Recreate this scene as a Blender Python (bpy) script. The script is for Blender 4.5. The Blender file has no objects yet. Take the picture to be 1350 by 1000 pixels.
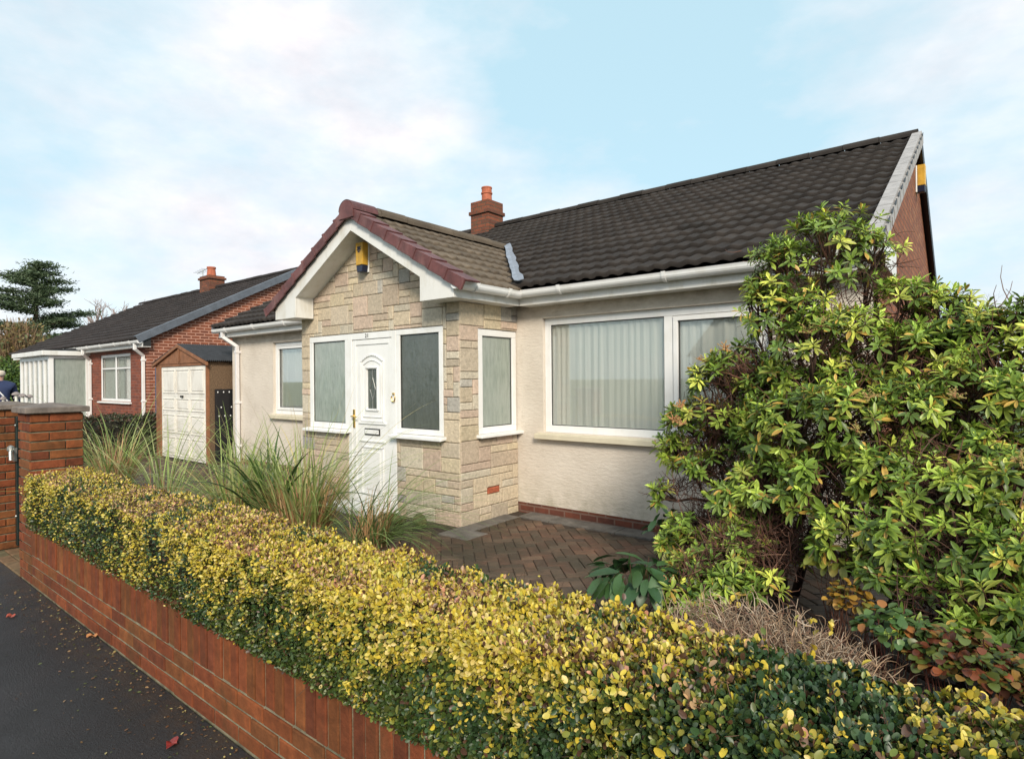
import bpy, math, random
import numpy as np
from mathutils import Vector, Matrix, noise
R = math.radians
rng = np.random.default_rng(7)
random.seed(7)
S = bpy.context.scene
COL = S.collection

# ------------------------------------------------------------------ camera
CAMZ = 1.5
def cam_axes():
    yaw, pitch, roll = R(38.6), R(-.05), R(-.51)
    F = Vector((-math.sin(yaw)*math.cos(pitch), math.cos(yaw)*math.cos(pitch), math.sin(pitch)))
    Rr = Vector((math.cos(yaw), math.sin(yaw), 0)); U = Rr.cross(F)
    c, s = math.cos(roll), math.sin(roll)
    return F, c*Rr+s*U, -s*Rr+c*U
F_, R_, U_ = cam_axes()
cd = bpy.data.cameras.new('camera'); cam = bpy.data.objects.new('camera', cd); COL.objects.link(cam)
M = Matrix((R_, U_, -F_)).transposed().to_4x4(); M.translation = (0, 0, CAMZ)
cam.matrix_world = M
cd.lens = 778/1350*36; cd.sensor_width = 36; cd.clip_end = 3000; cd.clip_start = .05
S.camera = cam
def at(px, py, d):            # a point seen at (px, py) of the photo, d metres deep
    return Vector((0, 0, CAMZ)) + (F_ + R_*((px-675)/778) - U_*((py-500)/778))*d

# ------------------------------------------------------------------ materials
def mat(name): 
    m = bpy.data.materials.new(name); m.use_nodes = True
    nt = m.node_tree; nt.nodes.clear()
    out = nt.nodes.new('ShaderNodeOutputMaterial'); b = nt.nodes.new('ShaderNodeBsdfPrincipled')
    nt.links.new(b.outputs[0], out.inputs[0])
    return m, nt, b, out
def N(nt, t, **k):
    n = nt.nodes.new('ShaderNode'+t)
    for a, v in k.items():
        if a in n.inputs.keys(): n.inputs[a].default_value = v
        else: setattr(n, a, v)
    return n
def pos(nt, scale=(1,1,1)):
    g = N(nt, 'NewGeometry'); m = N(nt, 'Mapping'); m.inputs['Scale'].default_value = scale
    nt.links.new(g.outputs['Position'], m.inputs[0]); return m.outputs[0]
def noise_(nt, vec, scale, detail=4, rough=.6):
    n = N(nt, 'TexNoise'); n.inputs['Scale'].default_value = scale; n.inputs['Detail'].default_value = detail
    n.inputs['Roughness'].default_value = rough; nt.links.new(vec, n.inputs['Vector']); return n.outputs['Fac']
def ramp(nt, fac, stops):
    r = N(nt, 'ValToRGB'); e = r.color_ramp.elements
    while len(e) < len(stops): e.new(.5)
    for i, (p, c) in enumerate(stops):
        e[i].position = p; e[i].color = (c[0], c[1], c[2], 1) if hasattr(c, '__len__') else (c, c, c, 1)
    nt.links.new(fac, r.inputs[0]); return r.outputs[0]
def mix(nt, fac, a, b, mode='MIX'):
    n = N(nt, 'Mix'); n.data_type = 'RGBA'; n.blend_type = mode
    for s, v in ((0, fac), (6, a), (7, b)):
        if hasattr(v, 'is_linked') or isinstance(v, bpy.types.NodeSocket): nt.links.new(v, n.inputs[s])
        elif s == 0: n.inputs[0].default_value = v
        else: n.inputs[s].default_value = (v[0], v[1], v[2], 1)
    return n.outputs[2]
def bump(nt, b, h, strength=.3, dist=.01):
    n = N(nt, 'Bump'); n.inputs['Strength'].default_value = strength; n.inputs['Distance'].default_value = dist
    nt.links.new(h, n.inputs['Height']); nt.links.new(n.outputs[0], b.inputs['Normal']); return n
def simple(name, col, rough=.6, var=.15, scale=6, metal=0, bmp=0, bscale=60, dirt=None):
    m, nt, b, o = mat(name)
    p = pos(nt)
    f = noise_(nt, p, scale)
    c = ramp(nt, f, [(.3, [x*(1-var) for x in col]), (.7, [min(1, x*(1+var)) for x in col])])
    if dirt:
        f2 = noise_(nt, pos(nt, (1, 1, .35)), 5, 6, .7)
        fr = ramp(nt, f2, [(.5, 0), (.75, .7)])
        c = mix(nt, fr, c, dirt)
    nt.links.new(c, b.inputs['Base Color']); b.inputs['Roughness'].default_value = rough; b.inputs['Metallic'].default_value = metal
    if bmp: bump(nt, b, noise_(nt, p, bscale, 5), bmp, .01)
    return m
def attr_mat(name, rough=.7, trans=0, var=.2, vscale=25, bmp=.3, bscale=60, bdist=.006, spec=.5, extra=None):
    m, nt, b, o = mat(name)
    a = N(nt, 'Attribute', attribute_name='Col')
    c = a.outputs['Color']
    p = pos(nt)
    if var:
        f = noise_(nt, p, vscale, 5, .7)
        v = ramp(nt, f, [(.25, 1-var), (.75, 1+var)])
        c = mix(nt, 1.0, c, v, 'MULTIPLY')
    if extra: c = extra(nt, c)
    nt.links.new(c, b.inputs['Base Color']); b.inputs['Roughness'].default_value = rough
    b.inputs['Specular IOR Level'].default_value = spec
    if bmp: bump(nt, b, noise_(nt, p, bscale, 5, .65), bmp, bdist)
    if trans:
        t = N(nt, 'BsdfTranslucent'); nt.links.new(c, t.inputs[0])
        mx = N(nt, 'MixShader'); mx.inputs[0].default_value = trans
        nt.links.new(b.outputs[0], mx.inputs[1]); nt.links.new(t.outputs[0], mx.inputs[2]); nt.links.new(mx.outputs[0], o.inputs[0])
    return m
def brick_mat(name, axis, c1, c2, mortar, ms=.009, w=.2025, h=.07, streak=None):
    m, nt, b, o = mat(name)
    g = N(nt, 'NewGeometry'); s = N(nt, 'SeparateXYZ'); nt.links.new(g.outputs['Position'], s.inputs[0])
    cb = N(nt, 'CombineXYZ'); nt.links.new(s.outputs['X' if axis == 'x' else 'Y'], cb.inputs[0]); nt.links.new(s.outputs['Z'], cb.inputs[1])
    br = N(nt, 'TexBrick'); br.inputs['Scale'].default_value = 1; br.inputs['Brick Width'].default_value = w
    br.inputs['Row Height'].default_value = h; br.inputs['Mortar Size'].default_value = ms; br.inputs['Mortar Smooth'].default_value = .15
    br.inputs['Color1'].default_value = (*c1, 1); br.inputs['Color2'].default_value = (*c2, 1); br.inputs['Mortar'].default_value = (*mortar, 1)
    nt.links.new(cb.outputs[0], br.inputs['Vector'])
    v = ramp(nt, noise_(nt, pos(nt), 9, 6, .7), [(.3, .72), (.7, 1.2)])
    c = mix(nt, 1.0, br.outputs['Color'], v, 'MULTIPLY')
    if streak:
        f = noise_(nt, pos(nt, (1, 2.2, 1)), 7, 6, .8); fr = ramp(nt, f, [(.55, 0), (.62, .6)])
        c = mix(nt, fr, c, streak)
    nt.links.new(c, b.inputs['Base Color']); b.inputs['Roughness'].default_value = .85
    bp = bump(nt, b, br.outputs['Fac'], .6, .006); bp.invert = True
    return m

MT = {}
MT['upvc'] = simple('white_upvc', (.80, .80, .79), .35, .04, 3, dirt=(.66, .64, .58))
MT['fascia'] = simple('white_fascia', (.74, .73, .70), .4, .05, 3, dirt=(.52, .48, .38))
MT['cream'] = simple('cream_sill', (.62, .56, .42), .6, .1, 5, bmp=.1)
MT['seal'] = simple('black_seal', (.02, .02, .02), .6)
MT['brass'] = simple('brass', (.75, .52, .18), .25, .1, 20, metal=1)
MT['maroon'] = simple('maroon_tile', (.12, .042, .04), .55, .35, 9, bmp=.25, bscale=40, dirt=(.25, .13, .12))
MT['stonecap'] = simple('stone_cap', (.16, .13, .11), .85, .35, 10, bmp=.5, bscale=70, dirt=(.06, .055, .04))
MT['terra'] = simple('terracotta', (.42, .12, .06), .75, .25, 12, bmp=.2)
MT['lead'] = simple('lead', (.22, .25, .30), .5, .25, 14, bmp=.4, bscale=30)
MT['vergegrey'] = simple('verge_grey', (.36, .34, .33), .7, .2, 9, bmp=.2)
MT['slategrey'] = simple('verge_slate', (.11, .125, .15), .6, .2, 6)
MT['black'] = simple('black_paint', (.01, .01, .012), .5)
MT['gate'] = simple('gate_metal', (.01, .02, .018), .4, .3, 10)
MT['metal'] = simple('grey_metal', (.45, .45, .42), .35, .3, 30, metal=.8)
MT['yellow'] = simple('yellow_plastic', (.62, .36, .04), .45, .2, 12, dirt=(.3, .17, .05))
MT['navyplastic'] = simple('navy_plastic', (.012, .018, .045), .35)
MT['bark'] = simple('bark', (.055, .028, .018), .85, .4, 30, bmp=.6, bscale=60)
MT['farbark'] = simple('far_bark', (.10, .07, .05), .9, .4, 6)
MT['paleb'] = simple('pale_twig', (.30, .22, .20), .9, .3, 3)
MT['garagebrown'] = simple('garage_trim', (.24, .105, .05), .8, .25, 8, bmp=.3)
MT['pebble'] = simple('pebble_panel', (.15, .095, .055), .9, .45, 45, bmp=.8, bscale=90)
MT['garagedoor'] = simple('garage_door', (.76, .73, .67), .5, .06, 4, dirt=(.5, .45, .38))
MT['sheetroof'] = simple('sheet_roof', (.022, .024, .028), .7, .5, 9, bmp=.4)
MT['lilac'] = simple('pipe_white', (.72, .70, .70), .4, .04, 3)
MT['dark'] = simple('interior', (.10, .095, .09), .9)
MT['blue'] = simple('blue_paint', (.05, .09, .17), .5)
MT['soil'] = simple('soil', (.045, .03, .02), .95, .5, 20, bmp=1, bscale=30)
MT['mortar'] = simple('mortar', (.20, .18, .12), .95, .5, 14, bmp=.6, bscale=90, dirt=(.10, .11, .05))
MT['stonemortar'] = simple('stone_mortar', (.30, .225, .145), .95, .3, 14, bmp=.4)
MT['flag'] = simple('flagstone', (.14, .125, .11), .85, .35, 7, bmp=.4, dirt=(.05, .05, .04))
MT['brickblock'] = attr_mat('brick_face', .9, 0, .45, 16, .6, 60, .007, .25,
    extra=lambda nt, c: mix(nt, ramp(nt, noise_(nt, pos(nt, (1, 1, .5)), 3.5, 7, .7), [(.5, 0), (.72, .65)]), c, (.07, .045, .018)))
MT['stone'] = attr_mat('cast_stone', .95, 0, .30, 34, 0.8, 32, .014)
MT['paver'] = attr_mat('paver', .62, 0, .35, 10, .5, 90, .004,
    extra=lambda nt, c: mix(nt, ramp(nt, noise_(nt, pos(nt), 1.6, 6, .65), [(.38, 0), (.60, .85)]), c, (.035, .028, .016)))
MT['leaf'] = attr_mat('leaf', .42, .13, .12, 60, 0)
MT['fleaf'] = attr_mat('far_leaf', .6, .15, .2, 3, 0)
MT['blade'] = attr_mat('grass_blade', .5, .3, .15, 20, 0)
MT['twig'] = attr_mat('twig', .85, 0, .2, 20, 0)

def tile_mat(name, c1, c2, lich, lo=.62):
    m, nt, b, o = mat(name)
    a = N(nt, 'Attribute', attribute_name='Col')
    f = noise_(nt, pos(nt), 2.2, 6, .7)
    c = ramp(nt, f, [(.3, c1), (.7, c2)])
    c = mix(nt, 1.0, c, a.outputs['Color'], 'MULTIPLY')
    f2 = noise_(nt, pos(nt), 34, 4, .8); f3 = ramp(nt, f2, [(lo, 0), (lo+.06, .55)])
    c = mix(nt, f3, c, lich)
    nt.links.new(c, b.inputs['Base Color']); b.inputs['Roughness'].default_value = .85; b.inputs['Specular IOR Level'].default_value = .25
    bump(nt, b, noise_(nt, pos(nt), 50, 5), .35, .008)
    return m
MT['tile'] = tile_mat('roof_tile_dark', (.022, .018, .016), (.046, .038, .033), (.075, .07, .05), .66)
MT['tile2'] = tile_mat('roof_tile_brown', (.085, .065, .048), (.16, .125, .09), (.30, .27, .20), .63)
MT['tile3'] = tile_mat('roof_tile_neighbour', (.024, .019, .018), (.042, .034, .032), (.09, .09, .07), .7)

MT['brickx'] = brick_mat('brick_front', 'x', (.16, .045, .024), (.10, .032, .02), (.17, .10, .075))
MT['nbx'] = brick_mat('neighbour_brick_front', 'x', (.26, .065, .03), (.15, .042, .024), (.22, .10, .075))
MT['nby'] = brick_mat('neighbour_brick_gable', 'y', (.27, .075, .03), (.15, .045, .024), (.47, .24, .17), ms=.013)
MT['gby'] = brick_mat('gable_brick', 'y', (.30, .10, .04), (.20, .06, .03), (.14, .06, .035), ms=.010, streak=(.42, .24, .12))

def render_mat():
    m, nt, b, o = mat('roughcast_render')
    c = ramp(nt, noise_(nt, pos(nt), 2.0, 5), [(.3, (.60, .53, .45)), (.7, (.70, .63, .545))])
    st = ramp(nt, noise_(nt, pos(nt, (1, 1, .6)), 6, 7, .75), [(.56, 0), (.8, .55)])
    c = mix(nt, st, c, (.40, .33, .25))
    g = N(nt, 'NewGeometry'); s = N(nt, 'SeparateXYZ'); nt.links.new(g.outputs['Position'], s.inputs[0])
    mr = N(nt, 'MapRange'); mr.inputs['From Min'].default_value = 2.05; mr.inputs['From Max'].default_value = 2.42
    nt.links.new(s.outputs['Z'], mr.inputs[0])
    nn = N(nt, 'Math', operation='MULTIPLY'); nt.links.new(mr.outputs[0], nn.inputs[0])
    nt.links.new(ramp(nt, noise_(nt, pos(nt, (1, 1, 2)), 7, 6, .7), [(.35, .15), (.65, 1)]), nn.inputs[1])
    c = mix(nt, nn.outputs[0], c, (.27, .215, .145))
    m3 = N(nt, 'MapRange'); m3.inputs['From Min'].default_value = .5; m3.inputs['From Max'].default_value = .08; nt.links.new(s.outputs['Z'], m3.inputs[0])
    m4 = N(nt, 'Math', operation='MULTIPLY'); nt.links.new(m3.outputs[0], m4.inputs[0]); nt.links.new(ramp(nt, noise_(nt, pos(nt), 6, 7, .75), [(.35, 0), (.7, .8)]), m4.inputs[1])
    c = mix(nt, m4.outputs[0], c, (.34, .31, .22))
    nt.links.new(c, b.inputs['Base Color']); b.inputs['Roughness'].default_value = .9
    h = noise_(nt, pos(nt, (13, 13, 38)), 1.0, 8, .72)
    hr = ramp(nt, h, [(.38, 0), (.66, 1)])
    bump(nt, b, hr, .42, .009)
    return m
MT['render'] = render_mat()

def glass_mat(name, tint=(.9, .95, .92), refl=.5, obscure=False, dark=1.0):
    m = bpy.data.materials.new(name); m.use_nodes = True; nt = m.node_tree; nt.nodes.clear()
    o = N(nt, 'OutputMaterial')
    gl = N(nt, 'BsdfGlossy'); gl.inputs['Roughness'].default_value = .02; gl.inputs['Color'].default_value = (.9, .9, .9, 1)
    tr = N(nt, 'BsdfTransparent'); tr.inputs[0].default_value = (*tint, 1)
    fr = N(nt, 'Fresnel'); fr.inputs['IOR'].default_value = 1.5
    mp = N(nt, 'MapRange'); mp.inputs['From Max'].default_value = .6; mp.inputs['To Min'].default_value = .045; mp.inputs['To Max'].default_value = refl+.08
    nt.links.new(fr.outputs[0], mp.inputs[0])
    mx = N(nt, 'MixShader'); nt.links.new(mp.outputs[0], mx.inputs[0])
    if obscure:
        di = N(nt, 'BsdfDiffuse'); di.inputs[0].default_value = (.66, .74, .67, 1)
        tl = N(nt, 'BsdfTranslucent'); tl.inputs[0].default_value = (.5, .58, .52, 1)
        m1 = N(nt, 'MixShader'); m1.inputs[0].default_value = .45
        nt.links.new(di.outputs[0], m1.inputs[1]); nt.links.new(tl.outputs[0], m1.inputs[2])
        m2 = N(nt, 'MixShader'); m2.inputs[0].default_value = obscure
        nt.links.new(tr.outputs[0], m2.inputs[1]); nt.links.new(m1.outputs[0], m2.inputs[2])
        nt.links.new(m2.outputs[0], mx.inputs[1]); gl.inputs['Roughness'].default_value = .14
        dc = ramp(nt, noise_(nt, pos(nt, (30, 30, 5)), 1, 5, .75), [(.32, (.40, .47, .42)), (.6, (.70, .78, .70))]); dc = mix(nt, ramp(nt, noise_(nt, pos(nt), 2.2, 3), [(.35, 0), (.7, .5)]), dc, (.85, .88, .84)); dc = mix(nt, 1.0, dc, (dark, dark, dark), 'MULTIPLY'); nt.links.new(dc, di.inputs[0])
        bp = N(nt, 'Bump'); bp.inputs['Strength'].default_value = .9; bp.inputs['Distance'].default_value = .01
        nt.links.new(noise_(nt, pos(nt, (28, 28, 7)), 1, 4, .7), bp.inputs['Height'])
        nt.links.new(bp.outputs[0], gl.inputs['Normal']); nt.links.new(bp.outputs[0], di.inputs['Normal'])
    else:
        nt.links.new(tr.outputs[0], mx.inputs[1])
    nt.links.new(gl.outputs[0], mx.inputs[2]); nt.links.new(mx.outputs[0], o.inputs[0])
    return m
MT['glass'] = glass_mat('clear_glass', (.97, .98, .96), .5)
MT['obscure'] = glass_mat('obscured_glass', (.75, .8, .78), .5, .75)
MT['obscure_dark'] = glass_mat('obscured_dark_glass', (.5, .52, .5), .4, .6, .34)
def curtain_mat():
    m, nt, b, o = mat('net_curtain')
    b.inputs['Base Color'].default_value = (.92, .92, .90, 1); b.inputs['Roughness'].default_value = .9
    t = N(nt, 'BsdfTranslucent'); t.inputs[0].default_value = (.8, .8, .8, 1)
    mx = N(nt, 'MixShader'); mx.inputs[0].default_value = .12
    nt.links.new(b.outputs[0], mx.inputs[1]); nt.links.new(t.outputs[0], mx.inputs[2])
    tr = N(nt, 'BsdfTransparent'); m2 = N(nt, 'MixShader'); m2.inputs[0].default_value = .05
    nt.links.new(mx.outputs[0], m2.inputs[1]); nt.links.new(tr.outputs[0], m2.inputs[2]); nt.links.new(m2.outputs[0], o.inputs[0])
    return m
MT['curtain'] = curtain_mat()
def asphalt():
    m, nt, b, o = mat('asphalt')
    c = ramp(nt, noise_(nt, pos(nt), 140, 3, .8), [(.3, (.007, .007, .008)), (.72, (.026, .026, .029))])
    c2 = ramp(nt, noise_(nt, pos(nt), 1.3, 5), [(.35, .75), (.7, 1.5)])
    c = mix(nt, 1.0, c, c2, 'MULTIPLY')
    w = N(nt, 'TexVoronoi'); w.inputs['Scale'].default_value = 26; nt.links.new(pos(nt), w.inputs['Vector'])
    c = mix(nt, ramp(nt, w.outputs['Distance'], [(.03, .5), (.06, 0)]), c, (.2, .17, .1))
    g = N(nt, 'NewGeometry'); s_ = N(nt, 'SeparateXYZ'); nt.links.new(g.outputs['Position'], s_.inputs[0])
    mr = N(nt, 'MapRange'); mr.inputs['From Min'].default_value = .93; mr.inputs['From Max'].default_value = 1.17; nt.links.new(s_.outputs['Y'], mr.inputs[0])
    mm = N(nt, 'Math', operation='MULTIPLY'); nt.links.new(mr.outputs[0], mm.inputs[0]); nt.links.new(ramp(nt, noise_(nt, pos(nt), 7, 7, .75), [(.4, 0), (.6, .9)]), mm.inputs[1])
    c = mix(nt, mm.outputs[0], c, (.05, .032, .02))
    nt.links.new(c, b.inputs['Base Color'])
    r = ramp(nt, noise_(nt, pos(nt), 2.5, 5), [(.35, .42), (.65, .75)]); nt.links.new(r, b.inputs['Roughness'])
    bump(nt, b, noise_(nt, pos(nt), 85, 6, .8), 1.0, .010)
    return m
MT['asphalt'] = asphalt()
def turf():
    m, nt, b, o = mat('turf')
    c = ramp(nt, noise_(nt, pos(nt), 1.5, 8, .75), [(.3, (.035, .06, .015)), (.7, (.09, .14, .03))])
    nt.links.new(c, b.inputs['Base Color']); b.inputs['Roughness'].default_value = .9
    bump(nt, b, noise_(nt, pos(nt), 60, 5), .8, .03); return m
MT['turf'] = turf()

# ------------------------------------------------------------------ mesh helpers
class MB:
    def __init__(s): s.v = []; s.f = []; s.c = []; s.mi = []
    def add(s, vs, fs, col=(1,1,1), mi=0):
        n = len(s.v); s.v += [tuple(p) for p in vs]
        for f in fs: s.f.append([n+i for i in f]); s.c.append(col); s.mi.append(mi)
    def box(s, a, b, col=(1,1,1), mi=0):
        x0,y0,z0 = [min(a[i],b[i]) for i in range(3)]; x1,y1,z1 = [max(a[i],b[i]) for i in range(3)]
        s.add([(x0,y0,z0),(x1,y0,z0),(x1,y1,z0),(x0,y1,z0),(x0,y0,z1),(x1,y0,z1),(x1,y1,z1),(x0,y1,z1)],
              [(3,2,1,0),(4,5,6,7),(0,1,5,4),(1,2,6,5),(2,3,7,6),(3,0,4,7)], col, mi)
    def obox(s, o, A, B, C, col=(1,1,1), mi=0):       # corner + three edge vectors
        o, A, B, C = map(Vector, (o, A, B, C))
        if A.cross(B).dot(C) < 0: o, A = o+A, -A
        s.add([o, o+A, o+A+B, o+B, o+C, o+A+C, o+A+B+C, o+B+C],
              [(3,2,1,0),(4,5,6,7),(0,1,5,4),(1,2,6,5),(2,3,7,6),(3,0,4,7)], col, mi)
    def chbox(s, a, b, ch, nax, sgn, col=(1,1,1), mi=0): # box chamfered round its face on axis nax, side sgn
        lo = [min(a[i],b[i]) for i in range(3)]; hi = [max(a[i],b[i]) for i in range(3)]
        u, w = [i for i in range(3) if i != nax]
        out = hi[nax] if sgn > 0 else lo[nax]; inn = lo[nax] if sgn > 0 else hi[nax]
        mid = out - sgn*ch
        def ring(n, k):
            r = []
            for (uu, ww) in ((lo[u]+k, lo[w]+k), (hi[u]-k, lo[w]+k), (hi[u]-k, hi[w]-k), (lo[u]+k, hi[w]-k)):
                p = [0,0,0]; p[nax] = n; p[u] = uu; p[w] = ww; r.append(p)
            return r
        vs = ring(inn, 0)+ring(mid, 0)+ring(out, ch)
        fs = [(8,9,10,11)]
        for q in (0, 4):
            for i in range(4): j = (i+1) % 4; fs.append((q+i, q+j, q+4+j, q+4+i))
        flip = (sgn > 0) == (nax == 1)
        s.add(vs, [tuple(reversed(f)) for f in fs] if flip else fs, col, mi)
    def prism(s, poly, vec, col=(1,1,1), mi=0):          # polygon extruded by vec
        n = len(poly); v = Vector(vec); P = [Vector(p) for p in poly]
        nn = sum(((P[i]-P[0]).cross(P[(i+1)%n]-P[0]) for i in range(n)), Vector())
        if nn.dot(v) < 0: P.reverse()
        vs = P+[p+v for p in P]
        s.add(vs, [tuple(reversed(range(n))), tuple(range(n, 2*n))]+[(i,(i+1)%n,n+(i+1)%n,n+i) for i in range(n)], col, mi)
    def tube(s, pts, rad, seg=8, col=(1,1,1), mi=0, cap=True):
        P = [Vector(p) for p in pts]; rr = rad if hasattr(rad, '__len__') else [rad]*len(P)
        rings = []; up = None
        for i, p in enumerate(P):
            d = (P[min(i+1, len(P)-1)]-P[max(i-1, 0)]).normalized()
            if up is None: up = d.orthogonal().normalized()
            up = (up-d*up.dot(d))
            up = up.normalized() if up.length > 1e-5 else d.orthogonal().normalized()
            w = d.cross(up)
            rings.append([p+(up*math.cos(2*math.pi*k/seg)+w*math.sin(2*math.pi*k/seg))*rr[i] for k in range(seg)])
        vs = [q for r in rings for q in r]; fs = []
        for i in range(len(P)-1):
            for k in range(seg):
                a = i*seg+k; b = i*seg+(k+1) % seg; fs.append((a, b, b+seg, a+seg))
        if cap: fs += [tuple(reversed(range(seg))), tuple((len(P)-1)*seg+k for k in range(seg))]
        s.add(vs, fs, col, mi)
    def sweep(s, prof, o, d, uvec, wvec, col=(1,1,1), mi=0): # open profile extruded
        o, d, uvec, wvec = map(Vector, (o, d, uvec, wvec)); n = len(prof)
        vs = [o+uvec*a+wvec*b for a, b in prof]+[o+d+uvec*a+wvec*b for a, b in prof]
        s.add(vs, [(i, i+1, n+i+1, n+i) for i in range(n-1)], col, mi)
    def lathe(s, o, prof, seg=16, col=(1,1,1), mi=0):
        vs = []; n = len(prof)
        for r, z in prof:
            for k in range(seg):
                a = 2*math.pi*k/seg; vs.append((o[0]+r*math.cos(a), o[1]+r*math.sin(a), o[2]+z))
        fs = [(i*seg+k, i*seg+(k+1)%seg, (i+1)*seg+(k+1)%seg, (i+1)*seg+k) for i in range(n-1) for k in range(seg)]
        fs += [tuple(reversed(range(seg))), tuple((n-1)*seg+k for k in range(seg))]
        s.add(vs, fs, col, mi)
    def build(s, name, mats, parent=None, bevel=0, smooth=False, solid=0):
        me = bpy.data.meshes.new(name); me.from_pydata(s.v, [], s.f)
        if not isinstance(mats, (list, tuple)): mats = [mats]
        for m in mats: me.materials.append(MT[m] if isinstance(m, str) else m)
        me.polygons.foreach_set('material_index', s.mi)
        ca = me.color_attributes.new('Col', 'FLOAT_COLOR', 'CORNER')
        arr = np.ones((len(me.loops), 4), np.float32); k = 0
        cs = np.array([c[:3] for c in s.c], np.float32).reshape(-1, 3); tot = np.array([len(f) for f in s.f])
        arr[:, :3] = np.repeat(cs, tot, axis=0)
        ca.data.foreach_set('color', arr.ravel())
        if smooth: me.polygons.foreach_set('use_smooth', [True]*len(me.polygons))
        me.update()
        o = bpy.data.objects.new(name, me); COL.objects.link(o)
        if parent is not None: o.parent = parent; o.matrix_parent_inverse = Matrix.Translation(-parent.location)
        if solid: sm = o.modifiers.new('s', 'SOLIDIFY'); sm.thickness = solid
        if bevel:
            bm = o.modifiers.new('b', 'BEVEL'); bm.width = bevel; bm.segments = 2; bm.limit_method = 'ANGLE'
        return o
def npmesh(name, V, Fc, C, material, parent=None, smooth=False):
    """V (n,3), Fc list of (m,k) face arrays, C (n,3) point colours."""
    me = bpy.data.meshes.new(name)
    me.vertices.add(len(V)); me.vertices.foreach_set('co', V.astype(np.float32).ravel())
    loops = np.concatenate([f.ravel() for f in Fc]); tot = np.concatenate([np.full(len(f), f.shape[1]) for f in Fc])
    me.loops.add(len(loops)); me.loops.foreach_set('vertex_index', loops.astype(np.int32))
    me.polygons.add(len(tot)); st = np.concatenate([[0], np.cumsum(tot)[:-1]])
    me.polygons.foreach_set('loop_start', st.astype(np.int32)); me.polygons.foreach_set('loop_total', tot.astype(np.int32))
    if smooth: me.polygons.foreach_set('use_smooth', [True]*len(tot))
    me.update(calc_edges=True)
    ca = me.color_attributes.new('Col', 'FLOAT_COLOR', 'POINT')
    a = np.ones((len(V), 4), np.float32); a[:, :3] = C; ca.data.foreach_set('color', a.ravel())
    me.materials.append(MT[material] if isinstance(material, str) else material)
    o = bpy.data.objects.new(name, me); COL.objects.link(o)
    if parent is not None: o.parent = parent; o.matrix_parent_inverse = Matrix.Translation(-parent.location)
    return o
def thing(name, loc, label, cat, group=None):
    o = bpy.data.objects.new(name, None); COL.objects.link(o); o.location = loc; o.empty_display_size = .2
    o['label'] = label; o['category'] = cat
    if group: o['group'] = group
    return o
def tag(o, label, cat, group=None):
    o['label'] = label; o['category'] = cat
    if group: o['group'] = group
    return o
def structure(o): o['kind'] = 'structure'; return o
def norm(a): return a/np.maximum(np.linalg.norm(a, axis=-1, keepdims=True), 1e-9)
def vnoise(P, scale, seed=0):
    P = P*scale; I = np.floor(P).astype(np.int64); f = P-I; f = f*f*(3-2*f); out = 0
    for dx in (0, 1):
        for dy in (0, 1):
            for dz in (0, 1):
                h = (I[:, 0]+dx)*374761393+(I[:, 1]+dy)*668265263+(I[:, 2]+dz)*2147483647+seed*974711
                h = (h ^ (h >> 13))*1274126177; h = (h ^ (h >> 16)) & 0xffff
                w = (f[:, 0] if dx else 1-f[:, 0])*(f[:, 1] if dy else 1-f[:, 1])*(f[:, 2] if dz else 1-f[:, 2])
                out = out+w*(h/65535.)
    return out

def leaves(P, D, Nn, L, W, curve=.15, fold=.25, shape='oval'):
    """leaf ribbons: P base, D direction, Nn normal; returns V, F, per-leaf vert count"""
    n = len(P); D = norm(D); Sd = norm(np.cross(D, Nn)); Nn = np.cross(Sd, D)
    if shape == 'oval': ts, ws = [.0, .32, .7, .93, 1.0], [.25, 1.0, .92, .5, 0]
    elif shape == 'lance': ts, ws = [0, .3, .62, .85, 1.0], [.18, .7, 1.0, .62, 0]
    V = []; k = len(ts)
    L = L[:, None]; W = W[:, None]
    for t, w in zip(ts, ws):
        c = P+D*L*t-Nn*L*curve*t*t
        if w == 0: V.append(c)
        else:
            V += [c-Sd*W*.5*w+Nn*W*fold*w, c, c+Sd*W*.5*w+Nn*W*fold*w]
    V = np.stack(V, 1); m = V.shape[1]
    q = []; tr = []
    for i in range(k-2):
        a = 3*i; q += [(a, a+1, a+4, a+3), (a+1, a+2, a+5, a+4)]
    a = 3*(k-2); tr = [(a, a+1, a+3), (a+1, a+2, a+3)]
    off = (np.arange(n)*m)[:, None, None]
    Q = (off+np.array(q)[None]).reshape(-1, 4); T = (off+np.array(tr)[None]).reshape(-1, 3)
    return V.reshape(-1, 3), [Q, T], m
def blades(P, az, th0, bend, L, W, seg=9, power=1.5):
    """arching grass blades as narrow folded ribbons"""
    n = len(P); h = np.stack([np.cos(az), np.sin(az), np.zeros(n)], 1); sd = np.stack([-np.sin(az), np.cos(az), np.zeros(n)], 1)
    c = P.copy(); V = []
    for i in range(seg+1):
        t = i/seg; th = th0+bend*t**power
        w = (W*(1-t**2.2)*.5)[:, None]
        d = h*np.sin(th)[:, None]+np.array([0, 0, 1])*np.cos(th)[:, None]
        nn = h*np.cos(th)[:, None]-np.array([0, 0, 1])*np.sin(th)[:, None]
        if i == seg: w = w*0+.0004
        V += [c-sd*w, c-nn*w*.5, c+sd*w]
        c = c+d*(L/seg)[:, None]
    V = np.stack(V, 1); m = V.shape[1]
    q = [(3*i+a, 3*i+a+1, 3*i+a+4, 3*i+a+3) for i in range(seg) for a in (0, 1)]
    Q = ((np.arange(n)*m)[:, None, None]+np.array(q)[None]).reshape(-1, 4)
    return V.reshape(-1, 3), [Q], m
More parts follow.
